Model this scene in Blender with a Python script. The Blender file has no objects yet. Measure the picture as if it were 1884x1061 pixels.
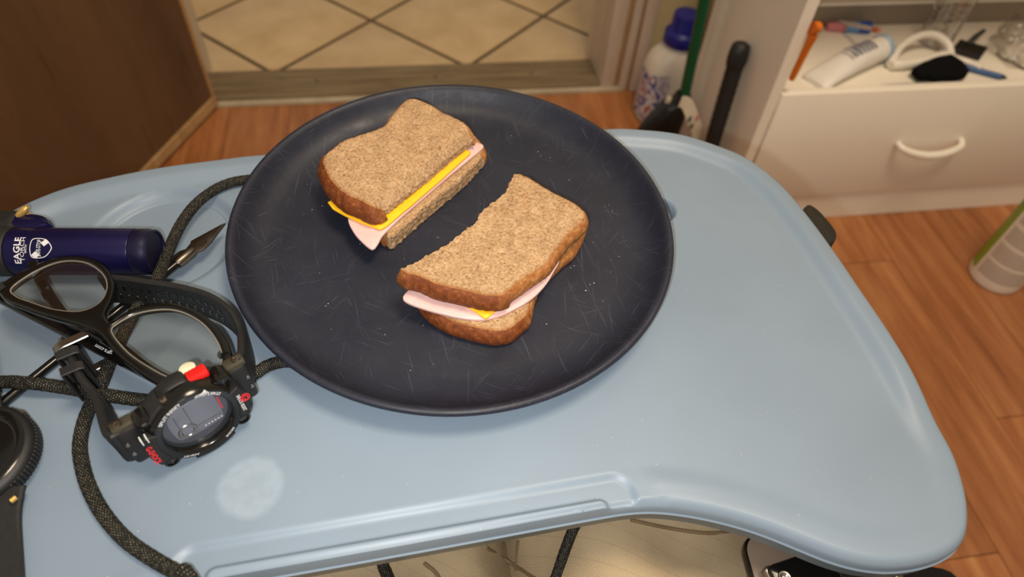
import bpy, bmesh, math, random
import numpy as np
from mathutils import Vector, Matrix, noise
from mathutils.geometry import delaunay_2d_cdt

random.seed(7)
scene = bpy.context.scene
col = scene.collection

# ------------------------------------------------------------------ camera (solved from the plate's rim circle)
FPX, CX, CY, CAMH = 1250.0, 942.0, 530.5, 0.90
_n = np.array([-0.05366, 0.6343, 0.7712]); _n /= np.linalg.norm(_n)
_up = -_n
_Y = np.array([0, 0, 1.]) - _up * _up[2]; _Y /= np.linalg.norm(_Y)
_X = np.cross(_Y, _up)
MW = np.stack([_X, _Y, _up])                 # image axes (right, down, forward) -> world

cam_d = bpy.data.cameras.new('camera')
cam = bpy.data.objects.new('camera', cam_d); col.objects.link(cam)
_r = MW @ np.array([1, 0, 0]); _u = -(MW @ np.array([0, 1, 0])); _b = -(MW @ np.array([0, 0, 1]))
mw = Matrix.Identity(4)
for i in range(3):
    mw[i][0], mw[i][1], mw[i][2] = _r[i], _u[i], _b[i]
mw[2][3] = CAMH
cam.matrix_world = mw
cam_d.sensor_width = 36.0
cam_d.lens = FPX / 1884 * 36
cam_d.clip_start = 0.01
cam_d.dof.use_dof = True
cam_d.dof.focus_distance = 0.40
cam_d.dof.aperture_fstop = 6.5
scene.camera = cam

# ------------------------------------------------------------------ light
world = bpy.data.worlds.new('world'); scene.world = world; world.use_nodes = True
bg = world.node_tree.nodes['Background']
bg.inputs[0].default_value = (1.0, 0.84, 0.66, 1); bg.inputs[1].default_value = 0.40

def lamp(name, kind, loc, target, energy, color, size):
    d = bpy.data.lights.new(name, kind); o = bpy.data.objects.new(name, d); col.objects.link(o)
    d.energy = energy; d.color = color
    if kind == 'AREA':
        d.shape = 'DISK'; d.size = size
    else:
        d.shadow_soft_size = size
    o.location = loc
    o.rotation_euler = (Vector(target) - Vector(loc)).to_track_quat('-Z', 'Y').to_euler()
    return o
# the room's ceiling lamp, warm, above and behind the camera; the phone's flash beside its lens
lamp('ceiling_lamp', 'AREA', (0.45, 0.35, 2.4), (0.3, 0.6, 0), 28, (1.0, 0.82, 0.60), 0.6)
_fl = -0.022 * _r - 0.014 * _u
lamp('phone_flash', 'AREA', (_fl[0], _fl[1], CAMH + _fl[2]), (0.02, 0.45, 0.5), 1.65, (1.0, 0.985, 0.96), 0.010)
scene.view_settings.view_transform = 'Standard'
scene.view_settings.look = 'None'
scene.view_settings.gamma = 1.0
scene.view_settings.use_curve_mapping = False
scene.view_settings.exposure = 0.0

# ------------------------------------------------------------------ helpers
def ray(px, py):
    return MW @ np.array([(px - CX) / FPX, (py - CY) / FPX, 1.0])
def at(px, py, z):
    d = ray(px, py); t = (z - CAMH) / d[2]
    return np.array([d[0] * t, d[1] * t, z])
def at2(pts, z):
    return np.array([at(a, b, z)[:2] for a, b in pts])
RA = math.radians(12.0)
RU = np.array([math.cos(RA), math.sin(RA), 0]); RV = np.array([-math.sin(RA), math.cos(RA), 0])
RP = np.array([.597, .984, 0])
def R(u, v, z=0.0):                             # room frame: u along the cabinet front, v away from it
    return RP + u * RU + v * RV + np.array([0, 0, z])

def lin(c):
    return tuple(((x / 255) / 12.92 if x / 255 <= .04045 else ((x / 255 + .055) / 1.055) ** 2.4) for x in c) + (1,)

class NT:
    def __init__(s, m):
        s.t = m.node_tree; s.bsdf = s.t.nodes['Principled BSDF']
    def n(s, kind, **kw):
        nd = s.t.nodes.new(kind)
        for k, v in kw.items():
            if k.startswith('i_'):
                key = k[2:]; key = int(key) if key.isdigit() else key.replace('_', ' ')
                nd.inputs[key].default_value = v
            else:
                setattr(nd, k, v)
        return nd
    def l(s, a, b): s.t.links.new(a, b)
    def ramp(s, fac, stops, interp='LINEAR'):
        r = s.n('ShaderNodeValToRGB'); r.color_ramp.interpolation = interp
        els = r.color_ramp.elements
        while len(els) < len(stops): els.new(0.5)
        for e, (p, c) in zip(els, stops):
            e.position = p; e.color = c if len(c) == 4 else tuple(c) + (1,)
        s.l(fac, r.inputs[0]); return r.outputs[0]
    def mix(s, fac, a, b, mode='MIX'):
        m = s.n('ShaderNodeMix', data_type='RGBA', blend_type=mode)
        for k, v in ((0, fac), (6, a), (7, b)):
            if hasattr(v, 'is_linked') or isinstance(v, bpy.types.NodeSocket): s.l(v, m.inputs[k])
            else: m.inputs[k].default_value = v
        return m.outputs[2]
    def math(s, op, a, b=0.0, clamp=False):
        m = s.n('ShaderNodeMath', operation=op, use_clamp=clamp)
        for k, v in ((0, a), (1, b)):
            if isinstance(v, bpy.types.NodeSocket): s.l(v, m.inputs[k])
            else: m.inputs[k].default_value = v
        return m.outputs[0]
    def coord(s, kind='Object', scale=(1, 1, 1), rot=(0, 0, 0), loc=(0, 0, 0)):
        c = s.n('ShaderNodeTexCoord'); m = s.n('ShaderNodeMapping')
        m.inputs['Scale'].default_value = scale; m.inputs['Rotation'].default_value = rot; m.inputs['Location'].default_value = loc
        s.l(c.outputs[kind], m.inputs[0]); return m.outputs[0]
    def pos(s, scale=(1, 1, 1), rot=(0, 0, 0), loc=(0, 0, 0)):
        c = s.n('ShaderNodeNewGeometry'); m = s.n('ShaderNodeMapping')
        m.inputs['Scale'].default_value = scale; m.inputs['Rotation'].default_value = rot; m.inputs['Location'].default_value = loc
        s.l(c.outputs['Position'], m.inputs[0]); return m.outputs[0]
    def pos2(s, rot, scale, loc=(0, 0, 0)):
        m = s.n('ShaderNodeMapping'); m.inputs['Scale'].default_value = scale; m.inputs['Location'].default_value = loc
        s.l(s.pos(rot=rot), m.inputs[0]); return m.outputs[0]
    def noise(s, vec, scale, detail=4, rough=.55, out='Fac'):
        t = s.n('ShaderNodeTexNoise'); t.inputs['Scale'].default_value = scale
        t.inputs['Detail'].default_value = detail; t.inputs['Roughness'].default_value = rough
        s.l(vec, t.inputs['Vector']); return t.outputs[out]
    def voro(s, vec, scale, feature='F1', out='Distance'):
        t = s.n('ShaderNodeTexVoronoi', feature=feature); t.inputs['Scale'].default_value = scale
        s.l(vec, t.inputs['Vector']); return t.outputs[out]
    def bump(s, h, strength=.3, dist=.001):
        b = s.n('ShaderNodeBump'); b.inputs['Strength'].default_value = strength; b.inputs['Distance'].default_value = dist
        s.l(h, b.inputs['Height']); s.l(b.outputs[0], s.bsdf.inputs['Normal'])
    def base(s, c): s.l(c, s.bsdf.inputs['Base Color'])

def new_mat(name, rgb, rough=.5, metal=0.0, spec=.5):
    m = bpy.data.materials.new(name); m.use_nodes = True
    b = m.node_tree.nodes['Principled BSDF']
    b.inputs['Base Color'].default_value = lin(rgb); b.inputs['Roughness'].default_value = rough
    b.inputs['Metallic'].default_value = metal; b.inputs['Specular IOR Level'].default_value = spec
    return m
def mat(name, rgb, rough=.5, metal=0.0, spec=.5, var=.12, vscale=60, bump=0.0, bscale=400):
    m = new_mat(name, rgb, rough, metal, spec); t = NT(m); p = t.pos()
    f = t.noise(p, vscale, 3)
    c = lin(rgb)
    t.base(t.ramp(f, [(.3, tuple(x * (1 - var) for x in c[:3])), (.7, tuple(min(1, x * (1 + var)) for x in c[:3]))]))
    if bump:
        t.bump(t.noise(p, bscale, 3), bump, .0006)
    return m

WL = {}                                          # world offset of each object's local frame
def mesh_of(name, V, F, smooth=True, angle=None):
    me = bpy.data.meshes.new(name)
    me.from_pydata([tuple(map(float, v)) for v in V], [], [tuple(f) for f in F])
    me.validate(); me.update()
    if smooth:
        me.polygons.foreach_set('use_smooth', [True] * len(me.polygons))
        if angle: me.set_sharp_from_angle(angle=math.radians(angle))
    return me
def tag(o, label, cat, group=None, kind=None):
    if label: o['label'] = label
    if cat: o['category'] = cat
    if group: o['group'] = group
    if kind: o['kind'] = kind
    return o
def thing(name, label, cat, loc, group=None):
    o = bpy.data.objects.new(name, None); col.objects.link(o)
    o.empty_display_size = .02; o.location = tuple(map(float, loc)); WL[o] = np.array(loc, float)
    return tag(o, label, cat, group)
def weld(V, F, d=1e-6):
    bm = bmesh.new(); vs = [bm.verts.new(tuple(map(float, v))) for v in V]
    for f in F:
        try: bm.faces.new([vs[i] for i in f])
        except ValueError: pass
    bmesh.ops.remove_doubles(bm, verts=bm.verts, dist=d)
    bmesh.ops.recalc_face_normals(bm, faces=bm.faces)
    bm.verts.index_update()
    V2 = [v.co.copy() for v in bm.verts]; F2 = [[v.index for v in f.verts] for f in bm.faces]
    bm.free(); return V2, F2
def obj(name, VF, m, parent=None, smooth=True, angle=40, base=None):
    """VF in world coordinates; a child keeps its parent's frame, a top-level mesh gets its origin at its base"""
    V, F = VF
    V = np.array([tuple(v) for v in V], float)
    if parent is not None: off = WL[parent]
    elif base is not None: off = np.array(base, float)
    else:
        lo, hi = V.min(0), V.max(0); off = np.array([(lo[0] + hi[0]) / 2, (lo[1] + hi[1]) / 2, lo[2]])
    me = mesh_of(name, V - off, F, smooth, angle)
    o = bpy.data.objects.new(name, me); col.objects.link(o)
    if m: me.materials.append(m)
    if parent is not None: o.parent = parent
    else: o.location = tuple(off)
    WL[o] = off
    return o
def join(*parts):
    V, F = [], []
    for v, f in parts:
        k = len(V); V += [tuple(x) for x in v]; F += [[i + k for i in q] for q in f]
    return V, F
def xf(VF, M):
    return [M @ Vector(tuple(v)) for v in VF[0]], VF[1]
def frame(o, x, y, z):                           # matrix from axes
    M = Matrix.Identity(4)
    for i in range(3):
        M[i][0], M[i][1], M[i][2], M[i][3] = x[i], y[i], z[i], o[i]
    return M
def ground(o, ang):                              # frame on a level plane turned by ang (degrees)
    return Matrix.Translation(Vector(tuple(o))) @ Matrix.Rotation(math.radians(ang), 4, 'Z')

def box(x0, x1, y0, y1, z0, z1, bev=0.0, seg=2):
    bm = bmesh.new(); bmesh.ops.create_cube(bm, size=1)
    for v in bm.verts:
        v.co = Vector(((x0 + x1) / 2 + v.co.x * (x1 - x0), (y0 + y1) / 2 + v.co.y * (y1 - y0), (z0 + z1) / 2 + v.co.z * (z1 - z0)))
    if bev: bmesh.ops.bevel(bm, geom=bm.edges[:], offset=bev, segments=seg, affect='EDGES', profile=.5)
    bm.verts.index_update()
    r = [v.co.copy() for v in bm.verts], [[v.index for v in f.verts] for f in bm.faces]
    bm.free(); return r
def rbox(u0, u1, v0, v1, z0, z1, bev=0.0, seg=2):  # a box in the room frame
    return xf(box(u0, u1, v0, v1, z0, z1, bev, seg), frame(RP, RU, RV, (0, 0, 1)))
def lathe(prof, n=64, cap=True):
    V, F = [], []
    for r, z in prof:
        for k in range(n):
            a = 2 * math.pi * k / n; V.append((r * math.cos(a), r * math.sin(a), z))
    for j in range(len(prof) - 1):
        for k in range(n):
            a, b = j * n + k, j * n + (k + 1) % n
            F.append((a, b, b + n, a + n))
    if cap:
        if prof[0][0] > 1e-6: F.append(list(range(n))[::-1])
        if prof[-1][0] > 1e-6: F.append([(len(prof) - 1) * n + k for k in range(n)])
    return weld(V, F, 1e-7)
def catmull(P, n, closed=False):
    P = np.array(P, float); m = len(P); out = []
    rng = range(m) if closed else range(m - 1)
    for i in rng:
        p0 = P[(i - 1) % m] if (closed or i > 0) else 2 * P[0] - P[1]
        p1 = P[i]; p2 = P[(i + 1) % m]
        p3 = P[(i + 2) % m] if (closed or i + 2 < m) else 2 * P[-1] - P[-2]
        for k in range(n):
            t = k / n
            out.append(.5 * ((2 * p1) + (-p0 + p2) * t + (2 * p0 - 5 * p1 + 4 * p2 - p3) * t * t + (-p0 + 3 * p1 - 3 * p2 + p3) * t ** 3))
    if not closed: out.append(P[-1])
    return np.array(out)
def resample(P, step, closed=False):
    P = np.array(P, float)
    if closed: P = np.vstack([P, P[:1]])
    d = np.r_[0, np.cumsum(np.linalg.norm(np.diff(P, axis=0), axis=1))]
    n = max(3, int(round(d[-1] / step)))
    s = np.linspace(0, d[-1], n + 1)
    Q = np.stack([np.interp(s, d, P[:, k]) for k in range(P.shape[1])], 1)
    return Q[:-1] if closed else Q
def tube(path, rad, n=12, cap=True, shape=None, upv=(0, 0, 1)):
    """sweep; rad a number or list; shape(k/n, i) -> radius factor"""
    P = [Vector(tuple(p)) for p in path]; m = len(P); V, F = [], []
    up = Vector(upv); N = None
    for i in range(m):
        t = (P[min(i + 1, m - 1)] - P[max(i - 1, 0)]).normalized()
        if N is None:
            N = (up - t * up.dot(t))
            if N.length < 1e-4: N = Vector((1, 0, 0)) - t * t.x
        else: N = N - t * N.dot(t)
        N.normalize(); B = t.cross(N)
        r = rad[i] if hasattr(rad, '__len__') else rad
        for k in range(n):
            a = 2 * math.pi * k / n; q = r * (shape(k, i) if shape else 1)
            V.append(P[i] + (N * math.cos(a) + B * math.sin(a)) * q)
    for i in range(m - 1):
        for k in range(n):
            a, b = i * n + k, i * n + (k + 1) % n
            F.append((a, a + n, b + n, b))
    if cap: F.append(list(range(n))); F.append([(m - 1) * n + k for k in range(n)][::-1])
    return V, F
def ribbon(path, width, thick, upf, edge=.0006):
    """a flat strap swept along path: upf(i) gives its width direction; width/thick numbers or lists"""
    P = [Vector(tuple(p)) for p in path]; m = len(P); V, F = [], []
    for i in range(m):
        t = (P[min(i + 1, m - 1)] - P[max(i - 1, 0)]).normalized()
        W = Vector(tuple(upf(i))); W = (W - t * W.dot(t)).normalized(); N = t.cross(W)
        w = (width[i] if hasattr(width, '__len__') else width) / 2; h = (thick[i] if hasattr(thick, '__len__') else thick) / 2
        e = min(edge, h * .8)
        for a, b in ((-w + e, -h), (w - e, -h), (w, -h + e), (w, h - e), (w - e, h), (-w + e, h), (-w, h - e), (-w, -h + e)):
            V.append(P[i] + W * a + N * b)
    for i in range(m - 1):
        for k in range(8):
            a, b = i * 8 + k, i * 8 + (k + 1) % 8
            F.append((a, b, b + 8, a + 8))
    F.append(list(range(8))[::-1]); F.append([(m - 1) * 8 + k for k in range(8)])
    return V, F
def inside(poly, pts):
    x, y = pts[:, 0], pts[:, 1]; c = np.zeros(len(pts), bool); n = len(poly)
    for i in range(n):
        x0, y0 = poly[i]; x1, y1 = poly[(i + 1) % n]
        if y0 == y1: continue
        k = ((y0 > y) != (y1 > y)) & (x < (x1 - x0) * (y - y0) / (y1 - y0) + x0); c ^= k
    return c
def dist_poly(poly, pts, arg=False):
    A = poly; B = np.roll(poly, -1, 0); best = np.full(len(pts), 9.); bi = np.zeros(len(pts), int)
    for i in range(len(A)):
        d = B[i] - A[i]; L = (d @ d) + 1e-18
        t = np.clip(((pts - A[i]) @ d) / L, 0, 1); q = pts - (A[i] + t[:, None] * d)
        s = np.hypot(q[:, 0], q[:, 1]); k = s < best; best[k] = s[k]; bi[k] = i
    return (best, bi) if arg else best
def normals2(P):
    t = np.roll(P, -1, 0) - np.roll(P, 1, 0); t /= np.linalg.norm(t, axis=1)[:, None] + 1e-12
    n = np.stack([t[:, 1], -t[:, 0]], 1)
    area = np.sum(P[:, 0] * np.roll(P[:, 1], -1) - np.roll(P[:, 0], -1) * P[:, 1])
    return n if area > 0 else -n                 # outward
def cdt(poly, pts):
    N = len(poly)
    allp = np.vstack([poly, pts]) if len(pts) else poly
    vs, es, fs, ov, oe, of = delaunay_2d_cdt([Vector((float(a), float(b))) for a, b in allp], [], [list(range(N))], 1, 1e-7)
    return np.array([tuple(v) for v in vs]), [list(f) for f in fs]
def grid(poly, step, margin, jit=0.0):
    lo, hi = poly.min(0), poly.max(0)
    gx, gy = np.meshgrid(np.arange(lo[0], hi[0], step), np.arange(lo[1], hi[1], step))
    g = np.stack([gx.ravel(), gy.ravel()], 1)
    if jit: g = g + np.random.default_rng(3).uniform(-jit, jit, g.shape) * step
    g = g[inside(poly, g)]
    return g[dist_poly(poly, g) > margin] if len(g) else g
def slab(poly, z0, z1, rnd=.0008, zf=None, step=.006):
    """a plate with the outline poly, rounded rim; zf(x, y) lifts it"""
    poly = np.array(poly, float); nn = normals2(poly); V, F = [], []
    zf = zf or (lambda x, y: 0.0); n = len(poly)
    inn = poly - nn * rnd
    g = grid(inn, step, step * .4)
    pv, pf = cdt(inn, g)
    for zz, fl in ((z1, False), (z0, True)):
        k = len(V); V += [(x, y, zz + zf(x, y)) for x, y in pv]; F += [[i + k for i in (f[::-1] if fl else f)] for f in pf]
    h = z1 - z0; prof = [(inn, z1), (poly - nn * rnd * .3, z1 - rnd * .3), (poly, z1 - min(rnd, h * .45)), (poly, z0 + min(rnd, h * .45)), (poly - nn * rnd * .3, z0 + rnd * .3), (inn, z0)]
    k = len(V)
    for q, z in prof: V += [(x, y, z + zf(x, y)) for x, y in q]
    for j in range(5):
        for i in range(n):
            a, b = k + j * n + i, k + j * n + (i + 1) % n
            F.append((a, a + n, b + n, b))
    return weld(V, F, 2e-7)
def sstep(x, a, b):
    t = np.clip((x - a) / (b - a), 0, 1); return t * t * (3 - 2 * t)
def text2d(s, size, bold=0.0):
    cu = bpy.data.curves.new('t', 'FONT'); cu.body = s; cu.size = size; cu.align_x = 'CENTER'; cu.offset = bold
    cu.resolution_u = 2
    o = bpy.data.objects.new('t', cu); col.objects.link(o)
    bpy.context.view_layer.update()
    me = o.to_mesh(); V = [tuple(v.co) for v in me.vertices]; F = [list(p.vertices) for p in me.polygons]
    o.to_mesh_clear(); bpy.data.objects.remove(o); bpy.data.curves.remove(cu)
    return V, F
def fit_text(s, w, h, bold=0.0):
    V, F = text2d(s, 1.0, bold); A = np.array(V)
    lo, hi = A.min(0), A.max(0)
    return [((x - (lo[0] + hi[0]) / 2) / (hi[0] - lo[0]) * w, (y - (lo[1] + hi[1]) / 2) / (hi[1] - lo[1]) * h, 0) for x, y, z in V], F

# ------------------------------------------------------------------ materials
M = {}
def m_tray():
    m = new_mat('tray_plastic', (136, 160, 186), .42, spec=.4); t = NT(m); p = t.pos()
    c = t.ramp(t.noise(p, 9, 3), [(.3, lin((117, 132, 147))), (.7, lin((124, 140, 156)))])
    # pale patch with a round outline near the front, and dust
    g = t.n('ShaderNodeVectorMath', operation='DISTANCE'); t.l(t.pos(), g.inputs[0]); g.inputs[1].default_value = (-0.121, 0.1305, .570)
    wob = t.math('ADD', g.outputs['Value'], t.math('MULTIPLY', t.noise(p, 60, 2), .004))
    st = t.ramp(wob, [(0.0, (.24,) * 3), (.0165, (.34,) * 3), (.0195, (.0,) * 3)])
    st = t.math('MULTIPLY', st, t.ramp(t.noise(p, 160, 4), [(.2, (.45,) * 3), (.7, (1,) * 3)]))
    c = t.mix(st, c, lin((172, 186, 198)))
    dust = t.ramp(t.voro(p, 75), [(.0, (.75,) * 3), (.028, (0,) * 3)])
    dust = t.math('MULTIPLY', dust, t.ramp(t.noise(p, 23, 2), [(.5, (0,) * 3), (.6, (1,) * 3)]))
    c = t.mix(dust, c, lin((225, 230, 235)))
    dk = t.ramp(t.voro(t.pos(loc=(3, 1, 0)), 42), [(.0, (.8,) * 3), (.022, (0,) * 3)])
    dk = t.math('MULTIPLY', dk, t.ramp(t.noise(t.pos(loc=(5, 2, 1)), 14, 2), [(.52, (0,) * 3), (.6, (1,) * 3)]))
    t.base(t.mix(dk, c, lin((60, 66, 74))))
    t.bump(t.noise(p, 1500, 2), .06, .0004)
    return m
def m_plate():
    m = new_mat('plate_plastic', (44, 46, 58), .46, spec=.4); t = NT(m)
    p = t.pos()
    c = t.ramp(t.noise(p, 22, 4), [(.3, lin((26, 29, 41))), (.7, lin((33, 36, 49)))])
    sc = None
    for k, (ang, s) in enumerate(((.3, 1.), (.95, 1.3), (1.5, .9), (2.1, 1.1), (2.7, 1.5), (1.2, .6))):
        q = t.pos2((0, 0, ang), (34 * s, 1300 * s, 1), (k * 3.1, k * 1.7, 0))
        l = t.ramp(t.noise(q, 1.0, 1, .4), [(.70, (0,) * 3), (.75, (1,) * 3)])
        brk = t.ramp(t.noise(t.pos(loc=(k, 2 * k, 0)), 30, 2), [(.44, (0,) * 3), (.62, (1,) * 3)])
        l = t.math('MULTIPLY', l, brk)
        sc = l if sc is None else t.math('MAXIMUM', sc, l)
    c = t.mix(t.math('MULTIPLY', sc, .27), c, lin((98, 100, 114)))
    d = t.ramp(t.voro(p, 95), [(.0, (.6,) * 3), (.03, (0,) * 3)])
    d = t.math('MULTIPLY', d, t.ramp(t.noise(p, 19, 2), [(.52, (0,) * 3), (.62, (1,) * 3)]))
    t.base(t.mix(d, c, lin((170, 170, 175))))
    t.l(t.ramp(t.noise(p, 60, 4), [(.3, (.40,) * 3), (.7, (.56,) * 3)]), t.bsdf.inputs['Roughness'])
    return m
def m_crumb():
    m = new_mat('bread_crumb', (200, 165, 125), .9, spec=.15); t = NT(m); p = t.pos()
    f = t.noise(p, 560, 6, .72)
    c = t.ramp(f, [(.28, lin((140, 98, 60))), (.42, lin((192, 152, 110))), (.56, lin((216, 180, 138))), (.76, lin((238, 212, 178)))])
    pore = t.ramp(t.voro(t.pos(scale=(1, 1, 1)), 430), [(.0, (1,) * 3), (.30, (0,) * 3)])
    pore = t.math('MULTIPLY', pore, t.ramp(t.noise(p, 260, 3), [(.45, (0,) * 3), (.6, (1,) * 3)]))
    c = t.mix(t.math('MULTIPLY', pore, .55), c, lin((118, 76, 42)))
    fl = t.ramp(t.voro(t.pos(scale=(1, .7, 1)), 120), [(.08, (1,) * 3), (.2, (0,) * 3)])
    fl = t.math('MULTIPLY', fl, t.ramp(t.noise(p, 48, 2), [(.56, (0,) * 3), (.64, (.8,) * 3)]))
    c = t.mix(fl, c, lin((140, 84, 44)))
    c = t.mix(1.0, c, t.ramp(t.noise(p, 110, 3), [(.3, (.80, .77, .74)), (.65, (1.05, 1.04, 1.03))]), 'MULTIPLY')
    a = t.n('ShaderNodeAttribute', attribute_name='crust')
    cr = t.ramp(t.noise(p, 300, 4), [(.3, lin((146, 86, 38))), (.7, lin((190, 130, 72)))])
    t.base(t.mix(a.outputs['Fac'], c, cr))
    t.bump(t.math('ADD', f, t.math('MULTIPLY', pore, -.7)), 1.0, .0017)
    return m
def m_crust():
    m = new_mat('bread_crust', (150, 85, 35), .62, spec=.3); t = NT(m); p = t.pos()
    f = t.noise(p, 260, 5, .65)
    a = t.n('ShaderNodeAttribute', attribute_name='dark')
    c1 = t.ramp(f, [(.25, lin((130, 76, 34))), (.5, lin((164, 106, 56))), (.75, lin((198, 148, 96)))])
    c2 = t.ramp(f, [(.25, lin((82, 40, 16))), (.55, lin((122, 63, 27))), (.8, lin((168, 104, 54)))])
    t.base(t.mix(a.outputs['Fac'], c1, c2))
    t.bump(f, .7, .001)
    return m
def m_wood():
    m = new_mat('floor_wood', (150, 88, 45), .42, spec=.4); t = NT(m)
    oi = t.n('ShaderNodeObjectInfo')
    p = t.pos(rot=(0, 0, -RA)); mp = t.n('ShaderNodeVectorMath', operation='ADD'); t.l(p, mp.inputs[0])
    cm = t.n('ShaderNodeCombineXYZ'); t.l(t.math('MULTIPLY', oi.outputs['Random'], 37.0), cm.inputs[0]); t.l(cm.outputs[0], mp.inputs[1])
    sc = t.n('ShaderNodeMapping'); sc.inputs['Scale'].default_value = (1, .10, 1); t.l(mp.outputs[0], sc.inputs[0])
    dist = t.noise(sc.outputs[0], 9, 3, .5, 'Color')
    w = t.n('ShaderNodeVectorMath', operation='MULTIPLY_ADD'); t.l(dist, w.inputs[0]); w.inputs[1].default_value = (.06, .06, 0); t.l(sc.outputs[0], w.inputs[2])
    f = t.noise(w.outputs[0], 46, 5, .62)
    g = t.noise(sc.outputs[0], 260, 3, .6)
    c = t.ramp(f, [(.25, lin((132, 77, 42))), (.45, lin((160, 101, 59))), (.6, lin((178, 119, 73))), (.8, lin((200, 144, 94)))])
    c = t.mix(t.math('MULTIPLY', g, .28), c, lin((136, 78, 40)))
    tint = t.ramp(oi.outputs['Random'], [(0, (.84, .82, .80)), (.5, (1, 1, 1)), (1, (1.1, 1.08, 1.05))])
    t.base(t.mix(1.0, c, tint, 'MULTIPLY'))
    t.bump(f, .08, .0006)
    return m
def m_tile():
    m = new_mat('floor_tile', (196, 168, 128), .38, spec=.45); t = NT(m); p = t.pos()
    oi = t.n('ShaderNodeObjectInfo')
    c = t.ramp(t.noise(p, 12, 5), [(.3, lin((190, 160, 116))), (.7, lin((208, 180, 138)))])
    s = t.ramp(t.voro(p, 26), [(.0, (.5,) * 3), (.05, (0,) * 3)])
    s = t.math('MULTIPLY', s, t.ramp(t.noise(p, 7, 2), [(.52, (0,) * 3), (.6, (1,) * 3)]))
    c = t.mix(s, c, lin((110, 84, 54)))
    t.base(t.mix(1.0, c, t.ramp(oi.outputs['Random'], [(0, (.94, .94, .93)), (1, (1.03, 1.02, 1.0))]), 'MULTIPLY'))
    return m
def m_grained(name, c0, c1, axis_scale, scale=30, rough=.6, streak=.3):
    m = new_mat(name, c0, rough, spec=.3); t = NT(m); p = t.pos2((0, 0, -RA), axis_scale)
    f = t.noise(p, scale, 6, .65)
    c = t.ramp(f, [(.3, lin(c0)), (.7, lin(c1))])
    s = t.ramp(t.noise(t.pos(rot=(.3, .5, .7), scale=(1, 6, 1)), 9, 3), [(.62, (0,) * 3), (.72, (streak,) * 3)])
    t.base(t.mix(s, c, lin(tuple(x * .5 for x in c0))))
    t.bump(f, .25, .001)
    return m
def m_cord():
    m = new_mat('braided_cord', (24, 23, 20), .8, spec=.3); t = NT(m)
    uv = t.n('ShaderNodeUVMap'); uv.uv_map = 'UVMap'
    mp = t.n('ShaderNodeMapping'); mp.inputs['Scale'].default_value = (1, 1, 1); t.l(uv.outputs[0], mp.inputs[0])
    ck = t.n('ShaderNodeTexBrick'); ck.inputs['Scale'].default_value = 1.0
    ck.inputs['Color1'].default_value = lin((120, 113, 90)); ck.inputs['Color2'].default_value = lin((22, 21, 19)); ck.inputs['Mortar'].default_value = lin((14, 14, 13))  # pale bricks put the braid's small glints into the colour
    ck.inputs['Mortar Size'].default_value = .30; ck.inputs['Brick Width'].default_value = 1.0; ck.inputs['Row Height'].default_value = 1.0
    t.l(mp.outputs[0], ck.inputs['Vector'])
    t.base(ck.outputs['Color']); t.bump(ck.outputs['Fac'], -.5, .0008)
    return m
def m_khaki():
    m = new_mat('khaki_canvas', (170, 148, 116), .92, spec=.1); t = NT(m)
    q = t.pos(rot=(0, 0, .35))
    w1 = t.n('ShaderNodeTexWave', wave_type='BANDS', bands_direction='X'); w1.inputs['Scale'].default_value = 420; w1.inputs['Distortion'].default_value = 2.2; w1.inputs['Detail'].default_value = 2; t.l(q, w1.inputs[0])
    w2 = t.n('ShaderNodeTexWave', wave_type='BANDS', bands_direction='Y'); w2.inputs['Scale'].default_value = 420; w2.inputs['Distortion'].default_value = 2.2; w2.inputs['Detail'].default_value = 2; t.l(q, w2.inputs[0])
    wv = t.math('MULTIPLY', t.math('ADD', w1.outputs['Fac'], w2.outputs['Fac']), .5)
    r2 = t.n('ShaderNodeTexWave', wave_type='BANDS', bands_direction='Y', wave_profile='SAW'); r2.inputs['Scale'].default_value = 28; r2.inputs['Distortion'].default_value = .3; t.l(q, r2.inputs[0])
    rip = t.ramp(r2.outputs['Fac'], [(.93, (0,) * 3), (.98, (.7,) * 3)])
    c = t.ramp(wv, [(.15, lin((130, 112, 86))), (.5, lin((174, 154, 124))), (.85, lin((204, 184, 152)))])
    c = t.mix(t.math('MULTIPLY', rip, .35), c, lin((120, 98, 70)))
    c = t.mix(1.0, c, t.ramp(t.noise(q, 18, 3), [(.3, (.88, .87, .86)), (.7, (1.04, 1.04, 1.03))]), 'MULTIPLY')
    t.base(c); t.bump(wv, .5, .0006)
    return m
def m_lens(refl=.05):
    m = bpy.data.materials.new('spectacle_lens'); m.use_nodes = True; nt = m.node_tree; nt.nodes.clear()
    o = nt.nodes.new('ShaderNodeOutputMaterial'); mx = nt.nodes.new('ShaderNodeMixShader')
    tr = nt.nodes.new('ShaderNodeBsdfTransparent'); tr.inputs[0].default_value = (.90, .90, .88, 1)
    gl = nt.nodes.new('ShaderNodeBsdfGlossy'); gl.inputs['Roughness'].default_value = .03
    lw = nt.nodes.new('ShaderNodeLayerWeight'); lw.inputs[0].default_value = .5
    pw = nt.nodes.new('ShaderNodeMath'); pw.operation = 'POWER'; pw.inputs[1].default_value = 3.0; nt.links.new(lw.outputs['Facing'], pw.inputs[0])
    ml = nt.nodes.new('ShaderNodeMath'); ml.operation = 'MULTIPLY_ADD'; ml.inputs[1].default_value = .75; ml.inputs[2].default_value = refl; nt.links.new(pw.outputs[0], ml.inputs[0])
    nt.links.new(ml.outputs[0], mx.inputs[0]); nt.links.new(tr.outputs[0], mx.inputs[1]); nt.links.new(gl.outputs[0], mx.inputs[2]); nt.links.new(mx.outputs[0], o.inputs[0])
    return m
def m_clear(name, tint, fr=.05, rough=.08):
    m = m_lens(fr); m.name = name
    for n in m.node_tree.nodes:
        if n.type == 'BSDF_TRANSPARENT': n.inputs[0].default_value = tint + (1,)
        if n.type == 'BSDF_GLOSSY': n.inputs['Roughness'].default_value = rough
    return m
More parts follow.
